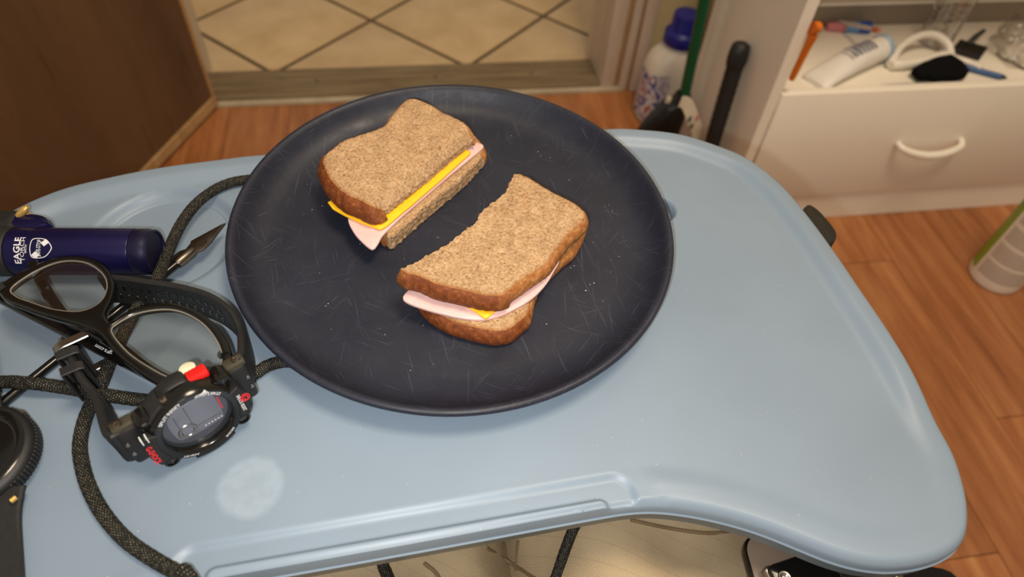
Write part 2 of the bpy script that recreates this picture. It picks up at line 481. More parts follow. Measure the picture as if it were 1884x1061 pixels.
def m_stripes(name, bgc, inkc, scale, dirn, thr=.5, blocks=None):
    """a printed label: fine rows of illegible print in blocks"""
    m = new_mat(name, bgc, .45, spec=.4); t = NT(m)
    uv = t.n('ShaderNodeUVMap'); uv.uv_map = 'UVMap'
    sep = t.n('ShaderNodeSeparateXYZ'); t.l(uv.outputs[0], sep.inputs[0])
    row = t.math('FRACT', t.math('MULTIPLY', sep.outputs[1], scale))
    rowm = t.math('GREATER_THAN', row, .45)
    nz = t.noise(t.coord('UV', (scale * 1.2, scale, 1)), 3, 2)
    ink = t.math('MULTIPLY', rowm, t.math('GREATER_THAN', nz, thr))
    blk = t.math('GREATER_THAN', t.math('FRACT', t.math('MULTIPLY', sep.outputs[1], 4.3)), .16)
    ink = t.math('MULTIPLY', ink, blk)
    mx0 = t.math('MULTIPLY', t.math('GREATER_THAN', sep.outputs[0], .06), t.math('LESS_THAN', sep.outputs[0], .96))
    my0 = t.math('MULTIPLY', t.math('GREATER_THAN', sep.outputs[1], .04), t.math('LESS_THAN', sep.outputs[1], .97))
    ink = t.math('MULTIPLY', ink, t.math('MULTIPLY', mx0, my0))
    t.base(t.mix(t.math('MULTIPLY', ink, .9), lin(bgc), lin(inkc)))
    return m

M['tray'] = m_tray(); M['plate'] = m_plate(); M['crumb'] = m_crumb(); M['crust'] = m_crust()
M['wood'] = m_wood(); M['tile'] = m_tile(); M['cord'] = m_cord(); M['khaki'] = m_khaki(); M['lens'] = m_lens()
M['ham'] = mat('ham', (222, 182, 177), .38, spec=.45, var=.06, vscale=120, bump=.1, bscale=500)
M['ham'].node_tree.nodes['Principled BSDF'].inputs['Subsurface Weight'].default_value = .15
M['ham'].node_tree.nodes['Principled BSDF'].inputs['Subsurface Radius'].default_value = (.004, .002, .0015)
M['cheese'] = mat('cheese', (255, 190, 34), .36, spec=.45, var=.05, vscale=90)
M['blackplastic'] = mat('black_plastic', (20, 20, 20), .42, var=.15)
M['rubber'] = mat('black_resin', (23, 23, 24), .55, var=.2, vscale=200, bump=.1, bscale=900)
M['glossblack'] = mat('gloss_black_acetate', (14, 14, 13), .16, var=.1)
M['steel'] = mat('brushed_steel', (150, 146, 140), .28, 1.0, var=.08, vscale=200)
M['darksteel'] = mat('dark_steel', (104, 98, 90), .34, 1.0, var=.15, vscale=200)
M['brass'] = mat('brass', (206, 168, 96), .38, .6, var=.1)
M['blueano'] = mat('blue_anodised', (22, 18, 66), .32, .5, var=.08, vscale=30)
M['bluedark'] = mat('dark_blue_anodised', (24, 22, 52), .36, .45, var=.08)
M['ink'] = mat('white_print', (214, 212, 214), .6, var=.04)
M['redink'] = mat('red_print', (214, 44, 50), .6, var=.05)
M['redplastic'] = mat('red_plastic', (206, 28, 24), .32, var=.12, vscale=300)
M['lcd'] = mat('watch_display', (112, 114, 124), .30, var=.08, vscale=90)
M['lcddark'] = mat('watch_display_dark', (70, 71, 80), .3, var=.1, vscale=90)
M['grid'] = mat('olive_gunmetal', (74, 70, 58), .4, .4, var=.12)
M['watchglass'] = m_clear('watch_glass', (.95, .95, .97), .03, .05)
M['clear'] = m_clear('clear_plastic', (.92, .92, .92), .20, .06)
M['bag'] = m_clear('clear_bag_film', (.88, .87, .86), .10, .25)
M['white'] = mat('white_melamine', (240, 231, 214), .5, var=.03, vscale=4)
M['whitegloss'] = mat('white_plastic', (232, 224, 208), .4, var=.04)
M['taupe'] = mat('grey_board', (140, 126, 108), .7, var=.06)
M['brownboard'] = mat('brown_hardboard', (164, 132, 92), .8, var=.08)
M['orange'] = mat('orange_plastic', (218, 112, 12), .4, var=.06)
M['green'] = mat('green_metal', (0, 78, 44), .35, var=.08)
M['bluecap'] = mat('blue_plastic', (26, 30, 128), .4, var=.08)
M['navy'] = mat('blue_pen_plastic', (58, 92, 140), .4, var=.08)
M['cloth'] = mat('black_cloth', (14, 14, 15), .95, spec=.1, var=.3, vscale=200, bump=.4, bscale=600)
M['paper'] = mat('printed_paper', (220, 208, 186), .8, var=.06, vscale=40)
M['wall'] = mat('cream_paint', (214, 196, 150), .8, var=.05, vscale=6, bump=.05, bscale=90)
M['paint'] = m_grained('chipped_paint', (200, 184, 164), (222, 208, 190), (1, 1, .12), 30, .6, .5)
M['grout'] = mat('grout', (88, 70, 46), .95, var=.15)
M['sill'] = m_grained('weathered_wood', (98, 82, 60), (142, 124, 94), (.06, 1, 1), 90, .8, .35)
M['sillstrip'] = mat('worn_metal_strip', (186, 172, 146), .6, var=.12, vscale=40)
M['doorwood'] = m_grained('dark_door_veneer', (84, 60, 40), (104, 77, 52), (3, 1, .25), 6, .55, .35)
M['edgewood'] = m_grained('raw_edge_wood', (158, 122, 78), (188, 152, 104), (1, 1, .3), 40, .7, .25)

# ------------------------------------------------------------------ the setting: floors, threshold, walls, door
def struct(o, label, cat):
    o['kind'] = 'structure'; o['label'] = label; o['category'] = cat; return o

fl = obj('floor', rbox(-2.4, 1.9, -1.9, .46, -.03, -.0035), M['grout'])
struct(fl, 'orange brown wooden plank floor around the tray table', 'floor')
PW = .124
plank_mesh = {}
for L in (.9, .62):
    V, F = box(-PW / 2 + .0004, PW / 2 - .0004, -L / 2 + .0005, L / 2 - .0005, -.012, 0, .0007, 1)
    me = mesh_of('plank', V, F, True, 30); me.materials.append(M['wood']); plank_mesh[L] = me
fl_off = Vector(tuple(WL[fl]))
for i in range(int(4.3 / PW)):
    u = -2.4 + PW * (i + .5); v = .455 - ((i * 7) % 5) * .19
    first = True; seq = 0
    while v > -1.9:
        L = .62 if (first and i % 2) else .9
        if first:
            top = v; gap = .455 - v
            if gap > .05:
                o = bpy.data.objects.new('plank', plank_mesh[.62]); col.objects.link(o); o.parent = fl
                o.scale = (1, gap / .62, 1); o.location = Vector(tuple(R(u, .455 - gap / 2, 0))) - fl_off; o.rotation_euler = (0, 0, RA)
        o = bpy.data.objects.new('plank', plank_mesh[L]); col.objects.link(o); o.parent = fl
        o.location = Vector(tuple(R(u, v - L / 2, 0))) - fl_off; o.rotation_euler = (0, 0, RA)
        v -= L; first = False
TF = obj('floor', rbox(-2.4, 1.2, .46, 2.6, -.03, -.003), M['grout'])
struct(TF, 'beige tiled floor laid diagonally beyond the threshold', 'floor')
TS, TG = .31, .0105
V, F = box(-(TS - TG) / 2, (TS - TG) / 2, -(TS - TG) / 2, (TS - TG) / 2, -.012, 0, .0015, 2)
tme = mesh_of('tile', V, F, True, 40); tme.materials.append(M['tile'])
t_off = Vector(tuple(WL[TF])); DG = TS * math.sqrt(2)
for i in range(-8, 9):
    for j in range(-8, 9):
        # tile centres: half a diagonal off the crossing seen at (u -.641, v .563)
        u = -.641 + (i - j) * DG / 2; v = .563 + DG / 2 + (i + j) * DG / 2
        if -2.2 < u < 1.0 and .40 < v < 2.4:
            o = bpy.data.objects.new('tile', tme); col.objects.link(o); o.parent = TF
            o.location = Vector(tuple(R(u, v, -.002))) - t_off; o.rotation_euler = (0, 0, RA + math.pi / 4)
sill = obj('trim_1', rbox(-1.22, -.29, .452, .556, -.012, .014, .004), M['sill'])
struct(sill, 'weathered grey brown wooden threshold between plank floor and tiles', 'threshold')
obj('edge_strip', rbox(-1.22, -.30, .440, .456, -.004, .008, .002), M['sillstrip'], sill)
for u in (-.98, -.72, -.50):
    obj('nail_head', xf(lathe([(0, 0), (.004, 0), (.004, .001), (.002, .0016), (0, .0016)], 12), Matrix.Translation(Vector(tuple(R(u, .505, .0138))))), M['darksteel'], sill)
wb = obj('wall_back', rbox(-.26, 1.9, .47, .57, 0, 2.5), M['wall']); struct(wb, 'cream painted wall behind the white cabinet', 'wall')
wl = obj('wall_left', rbox(-2.4, -1.30, .47, .57, 0, 2.5), M['wall']); struct(wl, 'cream painted wall behind the brown door', 'wall')
# right door casing: stepped moulding with chipped paint
cs = obj('trim_2', rbox(-.350, -.318, .448, .60, 0, 2.1, .003), M['paint'])
struct(cs, 'chipped white door frame with stepped moulding beside the detergent jug', 'door frame')
obj('moulding_strip', rbox(-.318, -.309, .452, .60, 0, 2.1, .002), M['edgewood'], cs)
obj('moulding_strip', rbox(-.309, -.290, .440, .58, 0, 2.1, .005), M['paint'], cs)
obj('moulding_strip', rbox(-.290, -.285, .447, .58, 0, 2.1, .001), M['edgewood'], cs)
obj('moulding_strip', rbox(-.285, -.255, .436, .58, 0, 2.1, .006), M['paint'], cs)
cl = obj('trim_3', rbox(-1.30, -1.215, .455, .60, 0, 2.1, .004), M['paint']); struct(cl, 'white door frame hidden behind the open brown door', 'door frame')
# the open door: a leaf swung into the room, with pale raw edges
DH = R(-1.183, .443)
dd = (R(-1.2636, .26) - DH); dd /= np.linalg.norm(dd); dn = np.array([dd[1], -dd[0], 0])
if dn @ (np.array([0, 0, 0]) - DH) < 0: dn = -dn
DM = frame(DH, dd, dn, (0, 0, 1)) if np.cross(dd, dn)[2] > 0 else frame(DH, dd, dn, (0, 0, 1))
door = obj('door_1', weld(*xf(box(.012, .80, -.036, 0, .030, 2.05, .001, 1), DM)), M['doorwood'])
struct(door, 'dark brown veneered door standing open with pale worn edges', 'door')
obj('edge_lipping', weld(*xf(box(.0, .012, -.036, .002, .006, 2.05, .002, 1), DM)), M['edgewood'], door)
obj('bottom_rail', weld(*xf(box(.0, .80, -.036, .004, .006, .032, .003, 1), DM)), M['edgewood'], door)

# ------------------------------------------------------------------ tray table
T = .5700
TO = np.array([-.035, .11]); TA = math.radians(15); TU = np.array([math.cos(TA), math.sin(TA)]); TV = np.array([-math.sin(TA), math.cos(TA)])
def tw(u, v): return TO + u * TU + v * TV
px_right = [(1110,234),(1180,235),(1250,243),(1320,264),(1380,290),(1440,337),(1490,395),(1540,462),(1590,535),(1640,608),(1690,690),(1730,765),(1760,830),(1780,890),(1787,930),(1785,975),(1765,1005),(1720,1026),(1660,1036),(1600,1032),(1540,1016),(1480,992),(1420,968),(1360,949),(1290,933),(1220,924),(1170,925),(1120,932)]
px_left = [(0,395),(100,348),(200,322),(300,303),(400,290),(480,281)]
rw = (np.array([at(a_, b_, T + (.005 if b_ < 830 else .0015))[:2] for a_, b_ in px_right]) - TO); rt = np.stack([rw @ TU, rw @ TV], 1)
lw_ = (at2(px_left, T + .005) - TO); lt = np.stack([lw_ @ TU, lw_ @ TV], 1)
mir = [(-u + .016, v) for u, v in rt if v < .21 and u > .1][::-1]
outl = list(map(tuple, rt)) + [(.06, .0006), (.03, .0004), (0, .0003), (-.03, .0003), (-.06, .0004), (-.09, .0005)] + mir + [(-.262, .222)] + list(map(tuple, lt)) + [(0.0, .292), (.09, .291)]
outl = np.array(outl)
dense = catmull(outl, 12, True)
tout = resample(dense, .003, True)
for _ in range(3): tout = .5 * tout + .25 * (np.roll(tout, 1, 0) + np.roll(tout, -1, 0))
if np.sum(tout[:, 0] * np.roll(tout[:, 1], -1) - np.roll(tout[:, 0], -1) * tout[:, 1]) < 0: tout = tout[::-1]
tn = normals2(tout)
CUP = np.array([-.2275, .291]) - TO; CUP = np.array([CUP @ TU, CUP @ TV])
S0 = np.array([.03, .335]) - TO; S1 = np.array([.0985, .3565]) - TO
S0 = np.array([S0 @ TU, S0 @ TV]); S1 = np.array([S1 @ TU, S1 @ TV])
def capsule(p, a, b):
    d = b - a; t = np.clip(((p - a) @ d) / (d @ d), 0, 1); return np.linalg.norm(p - (a + t[:, None] * d), axis=1)
def rrect(p, cx, cy, hx, hy, r):
    q = np.abs(p - np.array([cx, cy])) - np.array([hx - r, hy - r])
    return np.linalg.norm(np.maximum(q, 0), axis=1) + np.minimum(q.max(1), 0) - r
def tray_z(p):
    d = dist_poly(tout, p)
    k = .10 + .90 * sstep(p[:, 1], -.010, .06)
    inbar = sstep(np.abs(p[:, 0]), .112, .130); inbar = np.where(p[:, 1] < .05, inbar, 1.0)
    k = k * np.maximum(inbar, .15)
    rim = np.where(d < .0095, 1.0, 1 - sstep(d, .0095, .021))
    z = k * .0050 * rim
    z -= .0028 * np.clip(1 - d / .0035, 0, 1) ** 2
    rc = np.linalg.norm(p - CUP, axis=1)
    z -= .0060 * (1 - sstep(rc, .0405, .0475)) + .0012 * (1 - sstep(rc, .0388, .0400))
    z -= .0085 * (1 - sstep(capsule(p, S0, S1), .0090, .0135))
    z -= .0020 * (1 - sstep(rrect(p, 0, .0050, .113, .0135, .012), -.0042, .0008)) * sstep(p[:, 1], .0006, .0020)
    z += .0030 * (1 - sstep(rrect(p, 0, -.0040, .0965, .0100, .005), -.0016, .0012))
    return z
rings = [tout - tn * d for d in (.0012, .0025, .004, .007, .0095, .011, .0125, .014, .0155, .017, .019, .0215)]
circ = lambda c, r, n: np.array([(c[0] + r * math.cos(2 * math.pi * k / n), c[1] + r * math.sin(2 * math.pi * k / n)) for k in range(n)])
feat = [circ(CUP, r, 90) for r in (.0375, .0388, .0394, .0400, .0408, .0420, .0440, .0460, .0478, .050)]
ucol = np.unique(np.round(np.r_[np.arange(-.126, -.088, .0009), np.arange(-.088, .088, .003), np.arange(.088, .1265, .0009)], 5))
vrow = np.array([.0016, .0024, .0032, .0040, .0044, .0048, .0053, .0058, .0063, .0068, .0073, .0080, .0095, .0115, .0135, .0145, .0155, .0165, .0175, .0185, .0195, .0205, .022])
gx, gy = np.meshgrid(ucol, vrow); front = np.stack([gx.ravel(), gy.ravel()], 1)
feat += [circ(S1, r, 40) for r in (.0080, .0090, .0100, .0110, .0120, .0130, .0138, .0146)]
gx, gy = np.meshgrid(np.arange(.02, .20, .0025), np.arange(.15, .25, .0025)); gp = np.stack([gx.ravel(), gy.ravel()], 1)
feat.append(gp[(np.abs(capsule(gp, S0, S1) - .0118) < .006) & (np.linalg.norm(gp - S1, axis=1) > .0165)])
g0 = grid(tout, .006, .022)
keep = (g0[:, 1] > .025) | (np.abs(g0[:, 0]) > .130)
keep &= ~((np.linalg.norm(g0 - CUP, axis=1) > .036) & (np.linalg.norm(g0 - CUP, axis=1) < .052))
keep &= np.abs(capsule(g0, S0, S1) - .0118) > .007
rg_ = np.vstack(rings); rg_ = rg_[(rg_[:, 1] > .0235) | (np.abs(rg_[:, 0]) > .1275)]
pts = np.vstack([rg_, front] + feat + [g0[keep]])
pts = pts[inside(tout, pts)]; pts = pts[dist_poly(tout, pts) > .0008]
pv, pf = cdt(tout, pts)
zz = tray_z(pv)
wv = TO + pv[:, :1] * TU + pv[:, 1:] * TV
V = [(a, b, T + c) for (a, b), c in zip(wv, zz)]; F = list(pf)
bz = tray_z(tout + 0.0)
n = len(tout); k0 = len(V)
def ringw(off, z):
    q = tout + tn * off; w = TO + q[:, :1] * TU + q[:, 1:] * TV
    return [(a, b, zz_) for (a, b), zz_ in zip(w, z)]
for off, dz in ((0, None), (.0008, -.004), (.0009, -.0085), (.0018, -.0091), (.0018, -.0099), (.0011, -.0106), (.0009, -.0178), (.0, -.0190), (-.004, -.0190), (-.0045, -.007)):
    V += ringw(off, (T + bz) if dz is None else np.full(n, T + dz))
nr = 10
for j in range(nr - 1):
    for i in range(n):
        a, b = k0 + j * n + i, k0 + j * n + (i + 1) % n
        F.append((a, b, b + n, a + n))
F.append([k0 + (nr - 1) * n + i for i in range(n)])
table = thing('tray_table', 'blue grey moulded plastic tray table with raised rim and cup recess', 'table', (*tw(0, .13), 0))
obj('tabletop', weld(V, F, 1e-7), M['tray'], table, angle=50)
# underframe: black tubes, corner bracket showing past the right rim, and folding legs on floor bars
bp = at(1500, 392, T - .03)
def tw3(u, v, z): q = tw(u, v); return (q[0], q[1], z)
brk = at2([(1466,395),(1484,378),(1503,387),(1522,407),(1537,427),(1538,440),(1526,452),(1480,470),(1400,480),(1340,450),(1350,400),(1420,385)], T - .022)
obj('bracket', slab(resample(catmull(brk, 6, True), .003, True), T - .034, T - .0195, .003, None, .006), M['blackplastic'], table)
for s in (-1, 1):
    obj('support_rail', tube([tw3(s * .235, y, T - .035) for y in np.linspace(.04, .22, 6)], .009, 12), M['blackplastic'], table)
    obj('leg', tube([tw3(s * .235, .20, T - .035), tw3(s * .238, .17, .30), tw3(s * .24, .10, .02)], .0095, 12), M['blackplastic'], table)
    obj('leg', tube([tw3(s * .255, .06, T - .035), tw3(s * .258, .12, .30), tw3(s * .26, .20, .02)], .0095, 12), M['blackplastic'], table)
for s in (-1, 1):
    obj('floor_bar', tube([tw3(s * .25, -.02, .011), tw3(s * .25, .27, .011)], .011, 12), M['blackplastic'], table)

# ------------------------------------------------------------------ plate
PC = (-.0401, .3090)
prof = [(0, .0054), (.060, .0054), (.108, .0056), (.118, .0064), (.1245, .0086), (.1292, .0120), (.1322, .0155), (.1343, .0185), (.1358, .0203), (.1375, .0211), (.1392, .0207), (.1400, .0194), (.1397, .0178), (.1384, .0160), (.1358, .0122), (.1310, .0082), (.122, .0046), (.108, .0026), (.104, .0004), (.103, 0), (0.0, 0)]
LIFT = .0050 / .205; PIV = np.array(PC) - .103 * TV
def lift(p): return LIFT * float((np.asarray(p)[:2] - PIV) @ TV)
def ats(px, py, z):
    p = at(px, py, z)
    for _ in range(4): p = at(px, py, z + lift(p))
    return np.array([p[0], p[1], z])
pl = obj('dinner_plate', xf(lathe(prof, 160), Matrix.Translation((PC[0], PC[1], T))), M['plate'], angle=60)
tag(pl, 'large round dark navy scratched plastic plate holding the sandwich', 'plate')

# ------------------------------------------------------------------ sandwich
PF = T + .0056                                   # plate floor
def fattr(o, name, vals):
    a = o.data.attributes.new(name, 'FLOAT', 'POINT'); a.data.foreach_set('value', np.asarray(vals, np.float32))
def bread(name, pts, zref, z0, z1, parent, seed, tilt=None, cutref=None, flare=.001, jit=.00035, cutr=.0010):
    """pts: (px, py, kind) kind 0 = cut side, 1 = pale crust, 2 = dark crust, read on the level zref"""
    P = np.array([np.r_[ats(a, b, cutref if (cutref and (c == 0 or i == 4)) else zref)[:2], c] for i, (a, b, c) in enumerate(pts)])
    D = catmull(P, 10, True); D[:, 2] = np.repeat(P[:, 2], 10)
    nxt = np.repeat(np.roll(P[:, 2], -1), 10)
    D = np.c_[D, nxt]
    Q = resample(D[:, :2], .0011, True)
    # kind of each resampled point: of the nearest dense point (a segment is cut when its start is cut)
    kd = np.array([D[np.argmin(((D[:, :2] - q) ** 2).sum(1)), 2] for q in Q])
    nn = normals2(Q)
    j = np.array([noise.noise(Vector((q[0] * 420 + seed, q[1] * 420, seed))) + .6 * noise.noise(Vector((q[0] * 1100, q[1] * 1100 + seed, 3))) for q in Q])
    Q = Q + nn * (np.where(kd == 0, jit, .00035) * j)[:, None]
    nn = normals2(Q)
    for _ in range(4): nn = nn * .5 + .25 * (np.roll(nn, 1, 0) + np.roll(nn, -1, 0))
    nn /= np.linalg.norm(nn, axis=1)[:, None]
    tilt = tilt or (lambda x, y: 0.0)
    h = z1 - z0; N = len(Q)
    inn = Q - nn * .0005
    g = grid(inn, .00105, .0006, .35)
    pv, pf = cdt(inn, g)
    d, bi = dist_poly(Q, pv, True)
    cutQ = Q[kd == 0]
    def ztop(p, d, k):
        slow = noise.noise(Vector((p[0] * 45, p[1] * 45, seed))) * .0007
        fine = noise.noise(Vector((p[0] * 600, p[1] * 600, seed))) * .00030 + noise.noise(Vector((p[0] * 1300, p[1] * 1300, seed + 5))) * .00022
        pit = min(0, noise.noise(Vector((p[0] * 330, p[1] * 330, seed + 9))) + .30) * .0012
        r = .0030 if k else cutr
        rd = 0 if d > r else (1 - math.sqrt(max(0, 1 - (1 - d / r) ** 2))) * r * .75
        if cutr > .005:                          # the cut edge is pressed down in a soft slope
            r = .0030 if k else .0010; dc = math.sqrt(((cutQ - np.array(p)) ** 2).sum(1).min())
            rd = (0 if d > r else (1 - math.sqrt(max(0, 1 - (1 - d / r) ** 2))) * r * .75) + max(0, 1 - dc / cutr) ** 2 * cutr * .85
        return slow + fine + pit - rd + tilt(p[0], p[1])
    V, F = [], []
    V += [(p[0], p[1], z1 + ztop(p, dd, kd[b])) for p, dd, b in zip(pv, d, bi)]; F += pf
    top_edge = [z1 + ztop(p, .0005, k) for p, k in zip(inn, kd)]
    pb, fb = cdt(inn, np.zeros((0, 2)))
    k = len(V); V += [(p[0], p[1], z0 + tilt(p[0], p[1])) for p in pb]; F += [[i + k for i in f[::-1]] for f in fb]
    rows = 13; side = []
    for r in range(rows + 1):
        t = r / rows; row = []
        for i, (q, m) in enumerate(zip(Q, nn)):
            zt = top_edge[i]; zb = z0 + tilt(q[0], q[1]); z = zt + (zb - zt) * t
            if kd[i] == 0:
                o = -.0005 + (.0010 * noise.noise(Vector((q[0] * 420, q[1] * 420, z * 420 + seed))) + .0009 * noise.noise(Vector((q[0] * 900, q[1] * 900, z * 900))) + .0006) * (0 if r in (0, rows) else 1)
            else:
                o = -.0005 + flare * (2 if kd[i] == 2 else .6) * t + (.0022 * math.sin(math.pi * t) ** .7 + .0003 * noise.noise(Vector((q[0] * 300, q[1] * 300, z * 300)))) * (0 if r == 0 else 1)
            row.append((q[0] + m[0] * o, q[1] + m[1] * o, z))
        side.append(row)
    cutF, crF = [], []; SV = [p for row in side for p in row]
    for r in range(rows):
        for i in range(N):
            a, b = r * N + i, r * N + (i + 1) % N
            (cutF if kd[i] == 0 else crF).append((a, a + N, b + N, b))
    k = len(V); V2 = V + SV; F2 = F + [[i + k for i in f] for f in cutF]
    used = sorted({i for f in F2 for i in f}); mp = {u: i for i, u in enumerate(used)}
    o = obj(name, ([V2[i] for i in used], [[mp[i] for i in f] for f in F2]), M['crumb'], parent, angle=70)
    co = np.empty(len(o.data.vertices) * 3); o.data.vertices.foreach_get('co', co); co = co.reshape(-1, 3) + WL[o]
    d, bi = dist_poly(Q, co[:, :2], True)
    fattr(o, 'crust', (kd[bi] > 0) * np.clip(1.15 - d / .0022, 0, 1))
    used = sorted({i for f in crF for i in f}); mp = {u: i for i, u in enumerate(used)}
    c = obj('crust', ([SV[i] for i in used], [[mp[i] for i in f] for f in crF]), M['crust'], o, angle=80)
    dk = np.array([kd[i % N] for i in used]); ker = (dk - 1).clip(0, 1)
    sm = np.array([(kd[[(i % N + s) % N for s in range(-6, 7)]] == 2).mean() for i in used])
    fattr(c, 'dark', sm)
    return o
ZB, ZM, ZT0, ZT1 = PF + .0125, PF + .0172, PF + .0172, PF + .0305

s1 = thing('sandwich_half', 'half sandwich with yellow cheese along its cut face, nearer the plate rim', 'sandwich', (*at(740, 330, PF)[:2], PF), 'sandwich halves on the plate')
top1 = [(707,395,0),(755,358,0),(795,324,0),(845,282,0),(871,263,1),(871,238,1),(862,228,1),(840,214,1),(815,203,1),(790,188,1),(765,178,1),(750,179,1),(735,190,1),(720,208,1),(708,226,1),(690,235,1),(660,245,1),(630,256,1),(612,269,1),(598,279,2),(592,290,2),(596,306,2),(606,325,2),(620,342,2),(640,357,2),(662,366,2),(684,376,2)]
bread('top_slice', top1, ZT1, ZT0, ZT1, s1, 1.3, None, ZT0 + .001, .0021, cutr=.0095)
bot1 = [(724,457,0),(765,421,0),(815,378,0),(857,342,0),(886,309,1),(890,296,1),(880,280,1),(860,262,1),(800,235,1),(765,228,1),(735,240,1),(700,272,1),(640,300,2),(622,322,2),(625,345,2),(645,380,2),(680,415,2),(700,438,2),(712,452,0)]
bread('bottom_slice', bot1, PF, PF, ZB, s1, 4.1)
def zdroop(c, r0, amt):
    return lambda x, y: -amt * max(0, math.hypot(x - c[0], y - c[1]) - r0) ** 1.3 * 10
def leaf(name, pts, zref, z0, z1, m, parent, wav=.0004, drop=None, smooth=True):
    P = np.array([ats(a, b, zref)[:2] for a, b in pts]); D = catmull(P, 6, True) if smooth else P
    Q = resample(D, .0022, True)
    f = lambda x, y: noise.noise(Vector((x * 90, y * 90, z0 * 900))) * wav + (drop(x, y) if drop else 0)
    return obj(name, slab(Q, z0, z1, .0006, f, .005), m, parent, angle=60)
c740 = at(745, 330, ZM)
leaf('ham_slice', [(640,398),(649,424),(665,443),(684,457),(695,448),(709,427),(760,381),(820,329),(870,288),(889,270),(886,264),(876,262),(840,262),(720,300),(650,350)], ZB + .0012, ZB + .0002, ZB + .0024, M['ham'], s1, .0003, zdroop((at(745, 335, ZB)[:2]), .040, .0105))
leaf('cheese_slice', [(603,371),(612,383),(634,395),(668,410),(700,421),(712,414),(760,374),(820,322),(866,280),(860,274),(800,290),(700,330),(640,350)], ZB + .004, ZB + .0026, ZB + .0046, M['cheese'], s1, .0002, smooth=False)

s2 = thing('sandwich_half', 'half sandwich with pink ham and a cheese corner poking out, nearer the plate front', 'sandwich', (*at(910, 470, PF)[:2], PF), 'sandwich halves on the plate')
top2 = [(736,491,0),(765,481,0),(782,469,0),(815,451,0),(845,426,0),(874,405,0),(891,380,0),(920,359,0),(937,336,0),(947,316,1),(967,320,1),(990,333,1),(1026,353,1),(1056,369,1),(1076,386,1),(1078,398,1),(1066,412,1),(1046,430,1),(1028,452,1),(1008,480,1),(976,503,1),(943,526,1),(932,536,2),(918,540,2),(891,539,2),(845,529,2),(802,519,2),(772,506,2),(748,500,2)]
bread('top_slice', top2, ZT1, ZT0, ZT1, s2, 7.7, jit=.0011)
bot2 = [(800,520,0),(845,480,0),(900,420,0),(945,375,1),(975,365,1),(1010,385,1),(1050,410,1),(1072,424,1),(1066,450,1),(1052,476,1),(1034,492,1),(1010,515,1),(985,545,1),(975,575,1),(969,598,2),(950,617,2),(937,626,2),(917,631,2),(895,629,2),(864,622,2),(840,615,2),(818,606,2),(795,590,2),(778,571,2),(780,545,2)]
bread('bottom_slice', bot2, PF, PF, ZB, s2, 11.9)
leaf('ham_slice', [(741,547),(748,556),(770,565),(802,575),(845,585),(887,588),(915,582),(940,572),(973,554),(1000,528),(1019,499),(1029,474),(1010,440),(940,420),(860,470),(790,510),(757,530)], ZB + .0012, ZB + .0002, ZB + .0026, M['ham'], s2, .0005)
leaf('cheese_slice', [(853,561),(873,573),(894,588),(910,574),(927,559),(930,520),(890,500),(840,520)], ZB + .0028, ZB + .0027, ZB + .0045, M['cheese'], s2, .0001, zdroop(at(900, 530, ZB)[:2], .012, .0012), smooth=False)

# crumbs scattered over plate and tray: nobody could count them
rng = random.Random(5); V, F = [], []
spots = [(at(px, py, T), r) for px, py, r in [(858,624,.0013),(922,402,.0007),(1090,533,.0006),(1075,547,.0007),(1147,560,.0006)]]
for k in range(70):
    a = rng.uniform(0, 6.28); rr = .11 * math.sqrt(rng.random()); spots.append((np.array([PC[0] + rr * math.cos(a), PC[1] + rr * math.sin(a), PF]), rng.uniform(.0002, .0004)))
for k in range(110):
    u, v = rng.uniform(-.24, .26), rng.uniform(.0, .25); q = tw(u, v)
    if math.hypot(q[0] - PC[0], q[1] - PC[1]) < .15: continue
    spots.append((np.array([q[0], q[1], T]), rng.uniform(.00015, .00036)))
for p, r in spots:
    if math.hypot(p[0] - PC[0], p[1] - PC[1]) < .12: p = np.array([p[0], p[1], PF + lift(p)])
    k = len(V)
    for d in ((1, 0, 0), (-1, 0, 0), (0, 1, 0), (0, -1, 0), (0, 0, 1), (0, 0, -.2)):
        V.append(tuple(p + np.array(d) * r * rng.uniform(.6, 1.2) + np.array([0, 0, r * .2])))
    F += [[k + i for i in f] for f in ((0, 2, 4), (2, 1, 4), (1, 3, 4), (3, 0, 4), (2, 0, 5), (1, 2, 5), (3, 1, 5), (0, 3, 5))]
cr = obj('bread_crumbs', (V, F), mat('pale_crumb', (226, 208, 180), .9, var=.1), smooth=False)
tag(cr, 'tiny pale bread crumbs scattered over plate and tray', 'crumbs', kind='stuff')

# ------------------------------------------------------------------ braided cord
def cord_mesh(path, r, n=14, step=.0011, pitch=.0030):
    Q = resample(catmull(path, 14), step)
    bulge = lambda k, i: 1 + .045 * math.cos(2 * math.pi * (k / n * 7 + i * step / pitch)) * math.cos(2 * math.pi * (k / n * 7 - i * step / pitch))
    return tube(Q, r, n, True, bulge), len(Q), n
def cord(name, path, r, parent=None, m=None):
    (V, F), L, n = cord_mesh(path, r)
    o = obj(name, (V, F), m or M['cord'], parent, angle=None)
    uv = o.data.uv_layers.new(name='UVMap')
    vi = np.empty(len(o.data.loops), int); o.data.loops.foreach_get('vertex_index', vi)
    rows = vi // n; kk = vi % n
    U = np.stack([kk / n * 16, rows * .0011 / .0012], 1).astype(float)
    ls = np.array([p.loop_start for p in o.data.polygons]); lt_ = np.array([p.loop_total for p in o.data.polygons])
    for s, t_ in zip(ls, lt_):
        if t_ == 4 and U[s:s + 4, 0].max() - U[s:s + 4, 0].min() > 8:
            seg = U[s:s + 4]; seg[seg[:, 0] < 8, 0] += 16
    uv.data.foreach_set('uv', U.ravel())
    return o
CR = .0034; cz = T + CR + .0002
def cpt(px, py, dz=0.0): return at(px, py, cz + dz)
